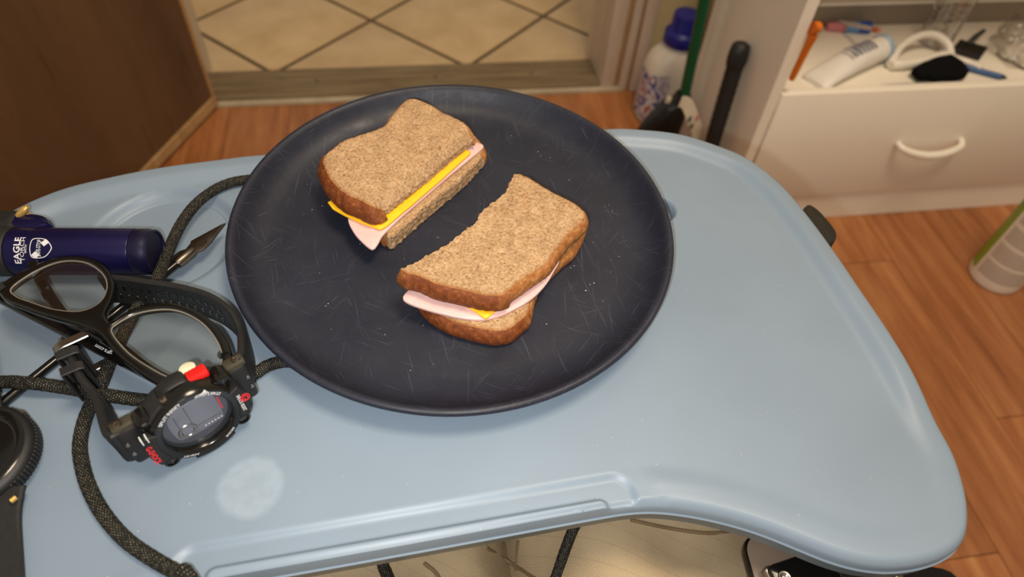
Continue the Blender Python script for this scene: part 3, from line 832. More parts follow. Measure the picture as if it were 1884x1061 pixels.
def over_edge(e, dirn):
    d2 = np.array(dirn, float); p = np.array(e[:2]); k = 0.0
    while k < .12:
        q = p + d2 * k - TO
        if not inside(tout, np.array([[q @ TU, q @ TV]]))[0]: break
        k += .002
    P = lambda a, z: np.array([p[0] + d2[0] * a, p[1] + d2[1] * a, z])
    pre = [P(k - .014, T + CR + .0062)] if k > .022 else []
    return pre + [P(k - .004, T + CR + .0068), P(k + .0042, T + CR + .0020), P(k + .0068, T - .012), P(k + .0068, T - .06)]
e_ = cpt(508, 664); a0_ = math.atan2(e_[1] - PC[1], e_[0] - PC[0])
arc = [np.array([PC[0] + r_ * math.cos(a0_ + d_), PC[1] + r_ * math.sin(a0_ + d_), cz]) for d_, r_ in ((.03, .1345), (.08, .1315), (.14, .1305))]
path = over_edge(cpt(-30, 702), -TU)[::-1] + [cpt(0, 703, .001), cpt(35, 704, .0035), cpt(70, 706, .0045), cpt(130, 715, .001), cpt(165, 722, .004), cpt(200, 728, .004), cpt(270, 737), cpt(340, 738), cpt(400, 720), cpt(462, 691), cpt(492, 673)] + arc
c1 = cord('braided_cord', path, CR); tag(c1, 'black braided cord running from the left edge past the watch to the plate', 'cord')
path = [cpt(468, 330), cpt(452, 331), cpt(425, 336), cpt(395, 349), cpt(360, 376), cpt(333, 412), cpt(312, 455), cpt(297, 495, .003), cpt(277, 532, .0055), cpt(250, 570, .004), cpt(225, 618), cpt(205, 660), cpt(188, 702), cpt(170, 738), cpt(155, 775), cpt(147, 815), cpt(150, 850), cpt(163, 895), cpt(190, 945), cpt(232, 993), cpt(285, 1030), cpt(330, 1054, .001)] + over_edge(cpt(352, 1066), (TU * .55 - TV * .83))
c2 = cord('braided_cord', path, CR); tag(c2, 'black braided cord curving from the plate rim down to the tray front', 'cord')

# ------------------------------------------------------------------ thin rod with a small blade
ra, rb = at(-30, 769, T + .0028), at(352, 464, T + .0028)
rd = (rb - ra) / np.linalg.norm(rb - ra); rs = np.array([-rd[1], rd[0], 0])
knife = thing('craft_knife', 'thin black rod with a pointed grey metal blade beside the plate', 'knife', (*((ra + rb) / 2)[:2], T))
obj('handle', tube(np.linspace(ra, rb - rd * .004, 12), .0027, 14), M['glossblack'], knife)
RM = frame(rb, rd, rs, (0, 0, 1))
obj('collar', xf(tube([(-.012, 0, 0), (-.010, 0, 0), (-.001, 0, 0), (.002, 0, 0)], [.0032, .0037, .0037, .0028], 14), RM), M['darksteel'], knife)
bl = [(-.013, .0035), (-.011, .0055), (-.004, .0052), (-.001, .0034), (.004, .0046), (.006, .0060), (.026, .0012), (.0292, .0), (.0285, -.0006), (.012, -.0052), (.004, -.0060), (.001, -.0040), (-.002, -.0050), (-.012, -.0050)]
q = [RM @ Vector((x, y, 0)) for x, y in bl]
obj('blade', slab(np.array([(a.x, a.y) for a in q]), T + .0035, T + .0047, .0003, None, .004), M['darksteel'], knife, angle=30)

# ------------------------------------------------------------------ torch lighter
TR = .0142
tb = at(288, 463, T + TR); ta = at(0, 462, T + TR)
td = (tb - ta); td[2] = 0; Lx = np.linalg.norm(td); td /= Lx; tside = np.array([td[1], -td[0], 0])      # toward the camera
TM = frame(ta, td, tside, np.cross(td, tside)) if np.cross(td, tside)[2] > 0 else frame(ta, td, -tside, (0, 0, 1))
torch = thing('torch_lighter', 'dark blue metal torch lighter with white lettering lying on the tray', 'lighter', (ta[0], ta[1], T))
AX = Matrix(((0, 0, 1, 0), (0, 1, 0, 0), (-1, 0, 0, 0), (0, 0, 0, 1)))      # lathe z -> local x
def torch_lathe(pr, n=72): return xf(lathe(pr, n), TM @ AX)
S = Lx / 288.0
obj('barrel', torch_lathe([(0, .010), (TR * .97, .010), (TR, .0105), (TR, 252 * S - .0005), (TR * .985, 252 * S), (0, 252 * S)]), M['blueano'], torch, angle=30)
obj('nozzle', torch_lathe([(0, 253 * S), (TR * .985, 253 * S), (TR * .99, 254 * S), (TR * .99, 277 * S), (TR * .955, 280 * S), (TR * .95, 287 * S), (TR * .93, 288 * S), (TR * .85, 288 * S), (TR * .82, 285 * S), (TR * .4, 284 * S), (0, 284 * S)]), M['bluedark'], torch, angle=30)
obj('collar', torch_lathe([(0, -.050), (TR * 1.04, -.050), (TR * 1.06, -.049), (TR * 1.06, .009), (TR * 1.03, .010), (0, .010)]), M['rubber'], torch, angle=30)
hb = catmull([(-.055, .000), (.0, .000), (.020, .002), (.0265, .0065), (.0262, .010), (.022, .0165), (.012, .0195), (-.01, .0205), (-.055, .0205)], 6)
fwd = np.array([-tside[0], -tside[1]])
def tl(a, b): return ta[:2] + td[:2] * a + fwd * b
gq = np.array([tl(a, TR * .62 + b * .82) for a, b in resample(hb, .002, True)])
obj('gas_body', slab(gq, T + .002, T + .024, .005, None, .004), M['blueano'], torch)
obj('body_cap', slab(np.array([tl(a, b) for a, b in resample([(-.056, TR * .6), (.0082, TR * .6), (.0082, TR * .62 + .0175), (-.056, TR * .62 + .0178)], .003, True)]), T + .0015, T + .0246, .004, None, .005), M['rubber'], torch)
la, lb = at(34, 398, T + .023), at(50, 380, T + .028)
obj('trigger_pin', tube(np.linspace(la, lb, 6), [.0020, .0023, .0023, .0023, .0022, .0012], 12), M['brass'], torch)
obj('trigger_pin', tube(np.linspace(at(49, 397, T + .021), at(56, 394, T + .022), 4), [.0018, .002, .002, .001], 10), M['edgewood'], torch)
def wrap(V, s0, phi0):
    """text plane -> barrel: reading direction climbs round the barrel away from the camera, letter tops point to the tail"""
    out = []
    for x, y, z in V:
        ph = phi0 + x / TR; r = TR + .00012; s = s0 - y
        p = ta + td * s + tside * (r * math.cos(ph)) + np.array([0, 0, r * math.sin(ph)])
        out.append(p)
    return out
def finer(VF, step):
    bm = bmesh.new(); vs = [bm.verts.new(v) for v in VF[0]]
    for f in VF[1]:
        try: bm.faces.new([vs[i] for i in f])
        except ValueError: pass
    bmesh.ops.triangulate(bm, faces=bm.faces[:])
    for _ in range(3):
        es = [e for e in bm.edges if e.calc_length() > step]
        if not es: break
        bmesh.ops.subdivide_edges(bm, edges=es, cuts=1)
    bmesh.ops.triangulate(bm, faces=bm.faces[:])
    bm.verts.index_update()
    r = [tuple(v.co) for v in bm.verts], [[v.index for v in f.verts] for f in bm.faces]; bm.free(); return r
def ttext(s, x_px, phi, length, height, bold=0.0):
    V, F = finer(fit_text(s, length, height, bold), .0018)
    obj('lettering', (wrap(V, x_px * S, phi), F), M['ink'], torch, smooth=False)
PH = math.radians(50)
ttext('EAGLE', 58, PH, .0160, .0036, .02)
ttext('TORCH', 67.5, PH + .05, .0145, .0022)
ttext('WITH', 74, PH + .05, .0050, .0014, .01)
ttext('SAFE-STOP', 96.5, PH + .10, .0100, .0024, .01)
sh = [(-.0058, -.0040), (-.0052, .0046), (0, .0062), (.0052, .0046), (.0058, -.0040), (0, -.0062)]
sh = catmull([(-.0055, .0046), (-.002, .0054), (.002, .0054), (.0055, .0046), (.0061, .001), (.0052, -.003), (.0025, -.0058), (0, -.0070), (-.0025, -.0058), (-.0052, -.003), (-.0061, .001)], 5, True)
i2 = sh * .92
k = len(sh); V = [(a, b, 0) for a, b in sh] + [(a, b, 0) for a, b in i2]; F = [(i, (i + 1) % k, k + (i + 1) % k, k + i) for i in range(k)]
obj('emblem', (wrap(V, 98.5 * S, PH + .10), F), M['ink'], torch, smooth=False)
for a, b in (((-.0052, .0036), (-.0030, .0012)), ((.0020, -.0014), (.0044, -.0040))):
    w = .0011
    V, F = finer(([(a[0] - w, a[1] - w, 0), (a[0] + w, a[1] + w, 0), (b[0] + w, b[1] + w, 0), (b[0] - w, b[1] - w, 0)], [(0, 1, 2, 3)]), .0018)
    obj('emblem_band', (wrap(V, 98.5 * S, PH + .10), F), M['ink'], torch, smooth=False)

# ------------------------------------------------------------------ eyeglasses
GZ = T + .0335
glasses = thing('eyeglasses', 'black framed eyeglasses lying folded across the lighter and watch strap', 'glasses', (*at(200, 580, T)[:2], T))
o_out = [(-6,512),(40,487),(95,469),(150,470),(192,490),(211,522),(208,552),(196,580),(206,598),(224,583),(262,566),(322,560),(378,580),(414,618),(424,660),(412,694),(372,712),(322,716),(285,703),(245,678),(212,650),(186,618),(150,602),(92,584),(40,563),(-2,541)]
l1 = [(14,521),(60,491),(110,476),(158,482),(190,505),(199,531),(186,559),(150,575),(100,570),(58,555),(25,540)]
l2 = [(207,614),(217,598),(260,577),(320,571),(368,590),(398,624),(405,656),(388,684),(350,697),(310,692),(275,676),(236,650)]
oo = resample(catmull(at2(o_out, GZ), 8, True), .0022, True)
h1 = resample(catmull(at2(l1, GZ), 8, True), .0018, True); h2 = resample(catmull(at2(l2, GZ), 8, True), .0018, True)
def gz(x, y):                                    # the front curves like a face
    c = at(205, 590, GZ); d = at(420, 680, GZ) - at(0, 525, GZ); d /= np.linalg.norm(d)
    s = (np.array([x, y]) - c[:2]) @ d[:2]
    return -.9 * s * s * 1.3
def front_frame():
    allp = np.vstack([oo, h1, h2]); n0, n1, n2 = len(oo), len(h1), len(h2)
    vs, es, fs, *_ = delaunay_2d_cdt([Vector((float(a), float(b))) for a, b in allp], [], [list(range(n0))], 1, 1e-7)
    vs = np.array([tuple(v) for v in vs]); edges = [(n0 + i, n0 + (i + 1) % n1) for i in range(n1)] + [(n0 + n1 + i, n0 + n1 + (i + 1) % n2) for i in range(n2)]
    vs, es, fs, *_ = delaunay_2d_cdt([Vector((float(a), float(b))) for a, b in allp], edges, [list(range(n0))], 1, 1e-7)
    vs = np.array([tuple(v) for v in vs])
    F = []
    for f in fs:
        c = vs[list(f)].mean(0)[None]
        if not inside(h1, c)[0] and not inside(h2, c)[0]: F.append(list(f))
    bm = bmesh.new(); bv = [bm.verts.new((a, b, GZ + .0022 + gz(a, b))) for a, b in vs]
    for f in F: bm.faces.new([bv[i] for i in f])
    bmesh.ops.recalc_face_normals(bm, faces=bm.faces)
    ex = bmesh.ops.extrude_face_region(bm, geom=bm.faces[:])
    for g in ex['geom']:
        if isinstance(g, bmesh.types.BMVert): g.co.z -= .0046
    bmesh.ops.recalc_face_normals(bm, faces=bm.faces)
    for v in [v for v in bm.verts if not v.link_faces]: bm.verts.remove(v)
    sharp = [e for e in bm.edges if len(e.link_faces) == 2 and e.calc_face_angle() > .7]
    bmesh.ops.bevel(bm, geom=sharp, offset=.0011, segments=2, affect='EDGES', profile=.5)
    bm.verts.index_update()
    r = [v.co.copy() for v in bm.verts], [[v.index for v in f.verts] for f in bm.faces]; bm.free(); return r
obj('front_frame', front_frame(), M['glossblack'], glasses, angle=45)
for h in (h1, h2):
    c = h.mean(0); nn = normals2(h)
    dome = lambda x, y: gz(x, y) + .0012 - 1.2 * ((x - c[0]) ** 2 + (y - c[1]) ** 2)
    obj('lens', slab(h + nn * .0006, GZ - .0010, GZ + .0006, .0004, dome, .005), M['lens'], glasses, angle=60)
    rim = [np.array([x, y, GZ + .0012 + gz(x, y)]) for x, y in np.vstack([h, h[:1]]) ]
    obj('lens_bevel', tube(rim, .00055, 6, False), mat('clear_rim', (112, 106, 96), .3), glasses, angle=None)
def temple(pa, pb, za, zb, name='temple', wid=.0068):
    A, B = at(*pa, za), at(*pb, zb); P = [A + (B - A) * t for t in np.linspace(0, 1, 14)]
    w = [wid * (1 - .35 * t) for t in np.linspace(0, 1, 14)]
    return obj(name, ribbon(P, w, .0042, lambda i: (B - A)[[1, 0, 2]] * np.array([-1, 1, 0]), .001), M['glossblack'], glasses, angle=40), A, B
tm, A, B = temple((4, 545), (318, 712), T + .0145, T + .0135, wid=.0080)
obj('hinge', tube([at(0, 530, GZ - .003), at(3, 541, T + .0150)], .0026, 10), M['glossblack'], glasses)
V, F = fit_text('-grs.com', .0118, .0022, .015)
dB = (B - A) / np.linalg.norm(B - A); sB = np.array([dB[1], -dB[0], 0]); c = at(192, 642, T + .0162)
obj('lettering', ([c - dB * x + sB * y + np.array([0, 0, .0002]) for x, y, z in V], F), M['ink'], tm, smooth=False)
tb_path = resample(catmull([at(a_, b_, z_) for a_, b_, z_ in [(412,688,T+.026),(372,706,T+.0225),(320,704,T+.0215),(265,676,T+.0215),(212,634,T+.0215),(165,606,T+.0215),(125,588,T+.0215),(96,552,T+.021),(74,512,T+.0205),(62,484,T+.020)]], 8), .003)
obj('temple', ribbon(tb_path, [.0060] * len(tb_path), .0036, lambda i: np.cross((0, 0, 1), (tb_path[min(i + 1, len(tb_path) - 1)] - tb_path[max(i - 1, 0)])), .001), M['glossblack'], glasses, angle=40)
obj('hinge', tube([at(415, 655, GZ - .003), at(408, 652, T + .0255)], .0024, 10), M['glossblack'], glasses)

# ------------------------------------------------------------------ digital wristwatch lying on its side
wc = at(364, 776, T + .0240)
wa = math.radians(44); wx = np.array([math.cos(wa), math.sin(wa), 0]); wh = np.array([math.sin(wa), -math.cos(wa), 0])
tl_ = math.radians(8); wz = wh * math.cos(tl_) + np.array([0, 0, math.sin(tl_)]); wy = np.cross(wz, wx)
WM = frame(wc, wx, wy, wz) @ Matrix.Scale(.93, 4)
watch = thing('wristwatch', 'chunky black digital watch with red button lying on its side', 'watch', (wc[0], wc[1], T))
def wpoly(rads, n=96):
    """closed outline from (angle, radius) knots"""
    K = sorted(rads); A = [k[0] for k in K] + [K[0][0] + 360]; Rr = [k[1] for k in K] + [K[0][1]]
    a = np.linspace(0, 360, n, endpoint=False); a2 = np.where(a < A[0], a + 360, a)
    r = np.interp(a2, A, Rr); return np.stack([r * np.cos(np.radians(a)), r * np.sin(np.radians(a))], 1)
def wprism(poly, z0, z1, bev, m, name, parent=watch):
    return obj(name, xf(slab(poly, z0, z1, bev, None, .008), WM), m, parent, angle=45)
case_o = wpoly([(0, .0255), (20, .0265), (35, .0262), (50, .0240), (70, .0238), (80, .0252), (100, .0252), (110, .0238), (130, .0240), (145, .0262), (160, .0265), (180, .0255), (200, .0265), (215, .0262), (230, .0240), (250, .0236), (270, .0240), (290, .0236), (310, .0240), (325, .0262), (340, .0265)], 144)
wprism(case_o, -.0165, -.0052, .0022, M['rubber'], 'case')
ringp = [(.0252, -.0056), (.0250, -.0030), (.0240, -.0010), (.0236, .0008), (.0222, .0024), (.0192, .0022), (.0180, .0010), (.0176, -.0030), (.0172, -.0045)]
obj('bezel', xf(lathe(ringp, 96, False), WM), M['glossblack'], watch, angle=50)
# display: recessed plate, framed panel, round sub-dial
obj('dial', xf(lathe([(0, -.0042), (.0178, -.0042), (.0178, -.0048), (0, -.0048)], 72), WM), M['lcddark'], watch)
dsp = np.array([(-.0125, -.0075), (-.0125, .0072), (-.006, .0120), (.0095, .0120), (.0128, .0085), (.0128, -.0080), (.0090, -.0112), (-.0080, -.0112)])
wprism(resample(catmull(dsp, 5, True), .0012, True), -.0042, -.0036, .0002, M['lcd'], 'display')
obj('display_line', xf(box(-.0028, -.0024, -.0100, .0115, -.0036, -.0034), WM), M['lcddark'], watch)
obj('display_line', xf(box(-.0092, -.0088, -.0080, .0080, -.0036, -.0034), WM), M['lcddark'], watch)
obj('display_line', xf(box(-.0030, .0122, -.0062, -.0059, -.0036, -.0034), WM), M['lcddark'], watch)
obj('sub_dial', xf(lathe([(.0030, -.0034), (.0034, -.0030), (.0046, -.0030), (.0050, -.0034)], 40, False), WM @ Matrix.Translation((-.0062, -.0060, 0))), M['steel'], watch)
obj('display_mark', xf(box(.0134, .0142, -.004, .0055, -.0040, -.0035), WM), M['redink'], watch)
for k in range(6):
    obj('display_mark', xf(box(.002 + k * .0018, .003 + k * .0018, -.0096, -.0090, -.0036, -.0034), WM), M['ink'], watch)
obj('crystal', xf(lathe([(.0176, -.0012), (.0174, -.0004), (.010, .0000), (0, .0001)], 64, False), WM), M['watchglass'], watch)
# raised guards round the bezel
def guard(a0, a1, r0, r1, z0, z1, name='bezel_guard', m=None):
    aa = np.linspace(math.radians(a0), math.radians(a1), 12)
    P = np.array([(r1 * math.cos(a), r1 * math.sin(a)) for a in aa] + [(r0 * math.cos(a), r0 * math.sin(a)) for a in aa[::-1]])
    return wprism(P, z0, z1, .0008, m or M['rubber'], name)
guard(-26, 26, .0212, .0272, -.006, .0034); guard(154, 206, .0212, .0272, -.006, .0034)
guard(112, 140, .0235, .0262, -.013, .0005); guard(248, 300, .0228, .0258, -.012, .0012)
for a in (40, 140, 220, 320):                    # pushers with slotted heads, at the four corners
    c = Matrix.Translation((.0262 * math.cos(math.radians(a)), .0262 * math.sin(math.radians(a)), -.0035))
    b = obj('push_button', xf(lathe([(0, -.006), (.0040, -.006), (.0044, -.004), (.0044, .002), (.0038, .0034), (.0028, .0036), (.0026, .0028), (0, .0028)], 24), WM @ c), M['glossblack'], watch)
    obj('screw_slot', xf(box(-.0018, .0018, -.0004, .0004, .0026, .0032), WM @ c @ Matrix.Rotation(math.radians(a + 40), 4, 'Z')), M['darksteel'], b)
# top flank: red light key with ribs, pale lamp, olive grid plate
lk = obj('light_button', xf(box(.0062, .0167, .0205, .0250, -.0120, -.0045, .0012), WM), M['redplastic'], watch)
for k in range(5):
    obj('rib', xf(box(.0064 + k * .0019, .0075 + k * .0019, .0246, .0255, -.0114, -.0050, .0004, 1), WM), M['redplastic'], lk)
obj('lamp_window', xf(lathe([(0, -.001), (.0042, -.001), (.0042, .0010), (.0030, .0016), (0, .0016)], 24), WM @ frame((.0090, .0226, -.0150), (1, 0, 0), (0, 0, -1), (0, 1, 0))), mat('pale_window', (214, 208, 176), .4), watch)
obj('grid_plate', xf(box(-.0215, -.0125, .0180, .0212, -.0125, -.0055, .0006), WM @ Matrix.Rotation(math.radians(8), 4, 'Z')), M['grid'], watch)
obj('chrome_cap', xf(box(-.0098, -.0062, .0215, .0248, -.0050, -.0012, .0008), WM), M['steel'], watch)
tri = np.array([(.0068, .0192), (.0118, .0175), (.0104, .0206)])
wprism(tri, .0018, .0027, .0001, M['ink'], 'pointer_mark')
def ring_text(s, a_mid, r, h, w, flip, m, z=.00255):
    V, F = fit_text(s, w, h, .02); out = []
    for x, y, zz_ in finer((V, F), .0015)[0]:
        if flip: a = math.radians(a_mid) + x / r; rr = r - y
        else: a = math.radians(a_mid) - x / r; rr = r + y
        out.append(WM @ Vector((rr * math.cos(a), rr * math.sin(a), z)))
    F2 = finer((V, F), .0015)[1]
    obj('lettering', (out, F2), m, watch, smooth=False)
ring_text('START\u00b7STOP', 58, .0205, .0019, .0135, True, M['ink'])
ring_text('SPLIT\u00b7RESET', 118, .0207, .0020, .0150, False, M['ink'])
ring_text('ADJUST', 238, .0207, .0015, .0085, False, M['ink'])
ring_text('MODE', 302, .0207, .0015, .0065, False, M['ink'])
V, F = fit_text('SHOCK RESIST', .0135, .0019, .02)
obj('lettering', ([WM @ Vector((.0228 + y, -x - .0005, .00355)) for x, y, z in V], F), M['ink'], watch, smooth=False)
V, F = fit_text('G-SHOCK', .0150, .0030, .03)
obj('lettering', ([WM @ Vector((-.0250 + y, -x - .0015 - .0, .00355)) for x, y, z in V], F), M['redink'], watch, smooth=False)
V, F = fit_text('G', .0034, .0036, .02)
obj('lettering', ([WM @ Vector((.0256 + y, -x + .0020, .00355)) for x, y, z in V], F), M['redink'], watch, smooth=False)
gl = lathe([(.0022, 0), (.0022, .0003), (.0027, .0003), (.0027, 0)], 24, False)
obj('emblem', xf(gl, WM @ Matrix.Translation((.0256, .0020, .0034))), M['redink'], watch)
for x in (-.0262, -.0236):
    obj('index_mark', xf(box(x, x + .0006, .0085, .0125, .0001, .0036, .0001, 1), WM), M['ink'], watch)
# lugs and strap
for sx in (-1, 1):
    lg = obj('lug', xf(box(min(sx * .0235, sx * .0345), max(sx * .0235, sx * .0345), -.0135, .0135, -.0175, -.0065, .0025), WM), M['rubber'], watch)
    obj('lug_plate', xf(box(min(sx * .024, sx * .0355), max(sx * .024, sx * .0355), .0115, .0155, -.0160, -.0080, .0018), WM), M['grid'], watch)
    obj('screw', xf(lathe([(0, 0), (.0028, 0), (.0026, .0008), (.0012, .0010), (.0010, .0005), (0, .0005)], 24), WM @ frame((sx * .0315, .0155, -.0120), (1, 0, 0), (0, 0, -1), (0, 1, 0))), M['steel'], watch)
    for yy in (-.004, .004):
        obj('lug_bolt', xf(lathe([(0, 0), (.0012, 0), (.0010, .0006), (0, .0006)], 12), WM @ Matrix.Translation((sx * .0325, yy, -.0066))), M['steel'], watch)
sz = T + .0180
st_a = [WM @ Vector((.030, 0, -.012)), WM @ Vector((.036, 0, -.019))]
pa = [np.array(v) for v in st_a] + [at(*p, sz) for p in [(451,632),(434,596),(397,567),(345,550),(290,541),(240,534),(196,530)]]
pa = resample(catmull(pa, 8), .0025)
la_ = len(pa); sw = [.0270 - .0030 * min(1, i / la_ * 1.6) for i in range(la_)]
strap = obj('strap', ribbon(pa, sw, .0034, lambda i: (0, 0, 1), .0010), M['rubber'], watch, angle=40)
for i in range(int(la_ * .42), la_ - 2, 2):       # paired adjustment holes and edge notches
    t = pa[min(i + 1, la_ - 1)] - pa[i - 1]; t /= np.linalg.norm(t); nrm = np.cross(t, (0, 0, 1))
    if nrm @ (-pa[i]) < 0: nrm = -nrm
    for dz in (.0040, -.0040):
        FM = frame(pa[i] + nrm * .00168 + np.array([0, 0, dz]), t, (0, 0, 1), np.cross(t, (0, 0, 1)))
        obj('strap_hole', xf(box(-.0009, .0009, -.0020, .0020, -.0004, .0004, .0002, 1), FM), M['darksteel'] if dz < 0 else M['glossblack'], strap)  # lower row in steel: stands in for light caught in the holes
    if i % 4 == 0:
        FM = frame(pa[i] + np.array([0, 0, sw[i] / 2]), t, (0, 0, 1), np.cross(t, (0, 0, 1)))
        obj('strap_notch', xf(box(-.0012, .0012, -.0006, .0005, -.0015, .0015, .0002, 1), FM), M['glossblack'], strap)
pb_ = [np.array(WM @ Vector((-.030, 0, -.012))), np.array(WM @ Vector((-.037, 0, -.014)))] + [at(*p, sz) for p in [(192,748),(166,716),(148,682),(137,650)]]
pb_ = resample(catmull(pb_, 8), .0025); lb_ = len(pb_)
strap2 = obj('strap', ribbon(pb_, [.0265 - .004 * i / lb_ for i in range(lb_)], .0038, lambda i: (0, 0, 1), .0010), M['rubber'], watch, angle=40)
be = pb_[-1]; bt = pb_[-1] - pb_[-3]; bt /= np.linalg.norm(bt)
# keeper loop and steel buckle at the strap's end
BM = frame(be, bt, np.cross((0, 0, 1), bt), (0, 0, 1))
for x0 in (-.020, -.009):
    kp = [(x0, -.0042, -.0125), (x0, -.0042, .0125), (x0, .0052, .0125), (x0, .0052, -.0125), (x0, -.0042, -.0125)]
    obj('keeper_loop', xf(ribbon(resample(kp, .002), .0055, .0014, lambda i: (1, 0, 0), .0004), BM), M['rubber'], watch, angle=40)
BA, BB = at(160, 613, T + .0300), at(97, 642, T + .0300); bdir = (BB - BA) / np.linalg.norm(BB - BA); dn_ = np.array([0, 0, 1.])
bpth = [BA, BA + (BB - BA) * .5, BB - bdir * .004, BB - bdir * .001 - dn_ * .001, BB - dn_ * .004, BB - dn_ * .015, BB - dn_ * .024, BB - bdir * .003 - dn_ * .0265, BA - dn_ * .0265]
obj('buckle', ribbon(resample(catmull(bpth, 6), .0015), .0050, .0014, lambda i: np.cross(bdir, dn_), .0004), M['steel'], watch, angle=40)
obj('buckle_pin', xf(tube([(-.004, .002, 0), (.006, .0036, 0), (.0135, .0042, 0)], .0011, 8), BM), M['steel'], watch)

# ------------------------------------------------------------------ round smartwatch at the left edge
sc_ = at(-56, 838, T + .013)
smart = thing('smartwatch', 'round black sports watch with grey dial ring at the tray edge', 'watch', (sc_[0], sc_[1], T))
SMX = ground((sc_[0], sc_[1], T), 25)
obj('case', xf(lathe([(0, .002), (.020, .002), (.0250, .004), (.0270, .007), (.0278, .010), (.0274, .0125), (.0255, .0142), (.0225, .0150), (.0205, .0138), (.0195, .0132), (0, .0132)], 96), SMX), M['rubber'], smart, angle=40)
obj('bezel_ring', xf(lathe([(.0205, .0140), (.0215, .0152), (.0240, .0148), (.0252, .0138)], 96, False), SMX), M['glossblack'], smart)
obj('screen', xf(lathe([(0, .0140), (.0185, .0138), (.0200, .0132)], 72, False), SMX), M['glossblack'], smart)
obj('dial_ring', xf(lathe([(.0108, .0140), (.0112, .0144), (.0128, .0144), (.0132, .0140)], 72, False), SMX), mat('grey_dial_ring', (104, 102, 104), .5), smart)
for k in range(26):
    a = math.radians(-50 + k * 4.2)
    obj('grip_tooth', xf(box(.0272, .0284, -.0008, .0008, .005, .0115, .0003, 1), SMX @ Matrix.Rotation(a, 4, 'Z')), M['rubber'], smart)
obj('case_plate', xf(box(.0140, .0245, -.0045, .0045, .0120, .0158, .0012), SMX @ Matrix.Rotation(math.radians(-88), 4, 'Z')), M['steel'], smart)
obj('case_screw', xf(lathe([(0, .0140), (.0024, .0140), (.0024, .0162), (.0013, .0166), (.0011, .0160), (0, .0160)], 6), SMX @ Matrix.Rotation(math.radians(-72), 4, 'Z') @ Matrix.Translation((.0236, 0, 0))), M['darksteel'], smart)
obj('pin', tube([at(20, 922, T + .012), at(30, 914, T + .012)], .0013, 8), M['brass'], smart)
obj('lug', xf(box(.021, .0285, -.009, .009, .004, .012, .002), SMX @ Matrix.Rotation(math.radians(58), 4, 'Z')), M['grid'], smart)
P = resample(catmull([at(0, 900, T + .008), at(-10, 950, T + .006), at(-10, 1010, T + .004), at(-8, 1075, T + .0035), at(-6, 1130, T + .0035)], 6), .004)
P2 = [p for p in P]
obj('strap', ribbon(P2, .0225, .0036, lambda i: (1, -.05, 0), .001), M['rubber'], smart, angle=40)
P = resample(catmull([at(-34, 775, T + .010), at(-38, 740, T + .013), at(-46, 700, T + .016), at(-48, 650, T + .016), at(-54, 610, T + .012)], 6), .004)
obj('strap', ribbon(P, .0200, .0036, lambda i: (1, .1, 0), .001), M['rubber'], smart, angle=40)

# ------------------------------------------------------------------ white cabinet with an open shelf over a drawer
def rpl(px, py, u=None, v=None, z=None):
    d = ray(px, py); o = np.array([0, 0, CAMH])
    if u is not None: t = ((RP + u * RU - o) @ RU) / (d @ RU)
    elif v is not None: t = ((RP + v * RV - o) @ RV) / (d @ RV)
    else: t = (z - CAMH) / d[2]
    q = o + d * t - RP; return np.array([q @ RU, q @ RV, (o + d * t)[2]])
CL, CRT, CD, CTOP = -.2245, .452, .270, .74
cab = thing('cabinet', 'white cabinet with an open cluttered shelf above one drawer', 'cabinet', R((CL + CRT) / 2, CD / 2, 0))
obj('side_panel', rbox(CL, CL + .0192, 0, CD, 0, CTOP, .0012, 1), M['white'], cab)
obj('side_panel', rbox(CRT - .0192, CRT, 0, CD, 0, CTOP, .0012, 1), M['white'], cab)
obj('plinth', rbox(CL + .0195, CRT - .0195, .004, .022, 0, .0655, .001, 1), M['white'], cab)
obj('shelf', rbox(CL + .0195, CRT - .0195, .004, .218, .262, .279, .001, 1), M['white'], cab)
obj('top_panel', rbox(CL, CRT, -.004, CD, CTOP, CTOP + .018, .0015, 1), M['white'], cab)
obj('back_panel', rbox(CL + .0195, CRT - .0195, CD - .006, CD, .002, CTOP), M['brownboard'], cab)
obj('back_rail', rbox(CL + .0195, CRT - .0195, .219, .232, .25, .318, .0015, 1), M['taupe'], cab)
obj('rail_cap', rbox(CL + .0195, CRT - .0195, .216, .2635, .3182, .323, .001, 1), M['white'], cab)
drw = obj('drawer', rbox(CL + .0215, CRT - .0215, -.002, .016, .069, .2925, .0018, 2), M['white'], cab)
hc = (.050 + .176) / 2
hp = [(hc - .062, -.002, .184), (hc - .055, -.016, .180), (hc - .03, -.024, .174), (hc, -.026, .171), (hc + .03, -.024, .174), (hc + .055, -.016, .180), (hc + .062, -.002, .184)]
obj('handle', tube([R(*p) for p in catmull(hp, 8)], [.0048 + .0022 * math.sin(math.pi * i / 48) for i in range(49)], 14, True), M['whitegloss'], drw)
SZ = .2795
def on_shelf(px, py): q = rpl(px, py, z=SZ); return q

# things lying on the shelf
o_ = thing('squeeze_tube', 'white squeeze tube with pale blue cap lying on the cabinet shelf', 'tube', R(-.06, .07, SZ))
A, B = R(-.128, .040, SZ + .020), R(.012, .104, SZ + .022); D = B - A
Vt, Ft = [], []; nS = 16; nR = 28
for i in range(nS + 1):
    t = i / nS; c = A + D * t; w = .021 + .004 * (1 - t); h = .004 + .016 * min(1, t * 1.8) ** .7
    sd = np.array([-D[1], D[0], 0]); sd /= np.linalg.norm(sd)
    for k in range(nR):
        a = 2 * math.pi * k / nR; Vt.append(c + sd * (w * math.cos(a)) + np.array([0, 0, h * math.sin(a) - .020 + max(h, .004)]))
for i in range(nS):
    for k in range(nR):
        a, b = i * nR + k, i * nR + (k + 1) % nR; Ft.append((a, b, b + nR, a + nR))
Ft.append(list(range(nR))[::-1]); Ft.append([nS * nR + k for k in range(nR)])
bodyt = obj('body', (Vt, Ft), mat('tube_white', (226, 220, 210), .4, var=.03), o_)
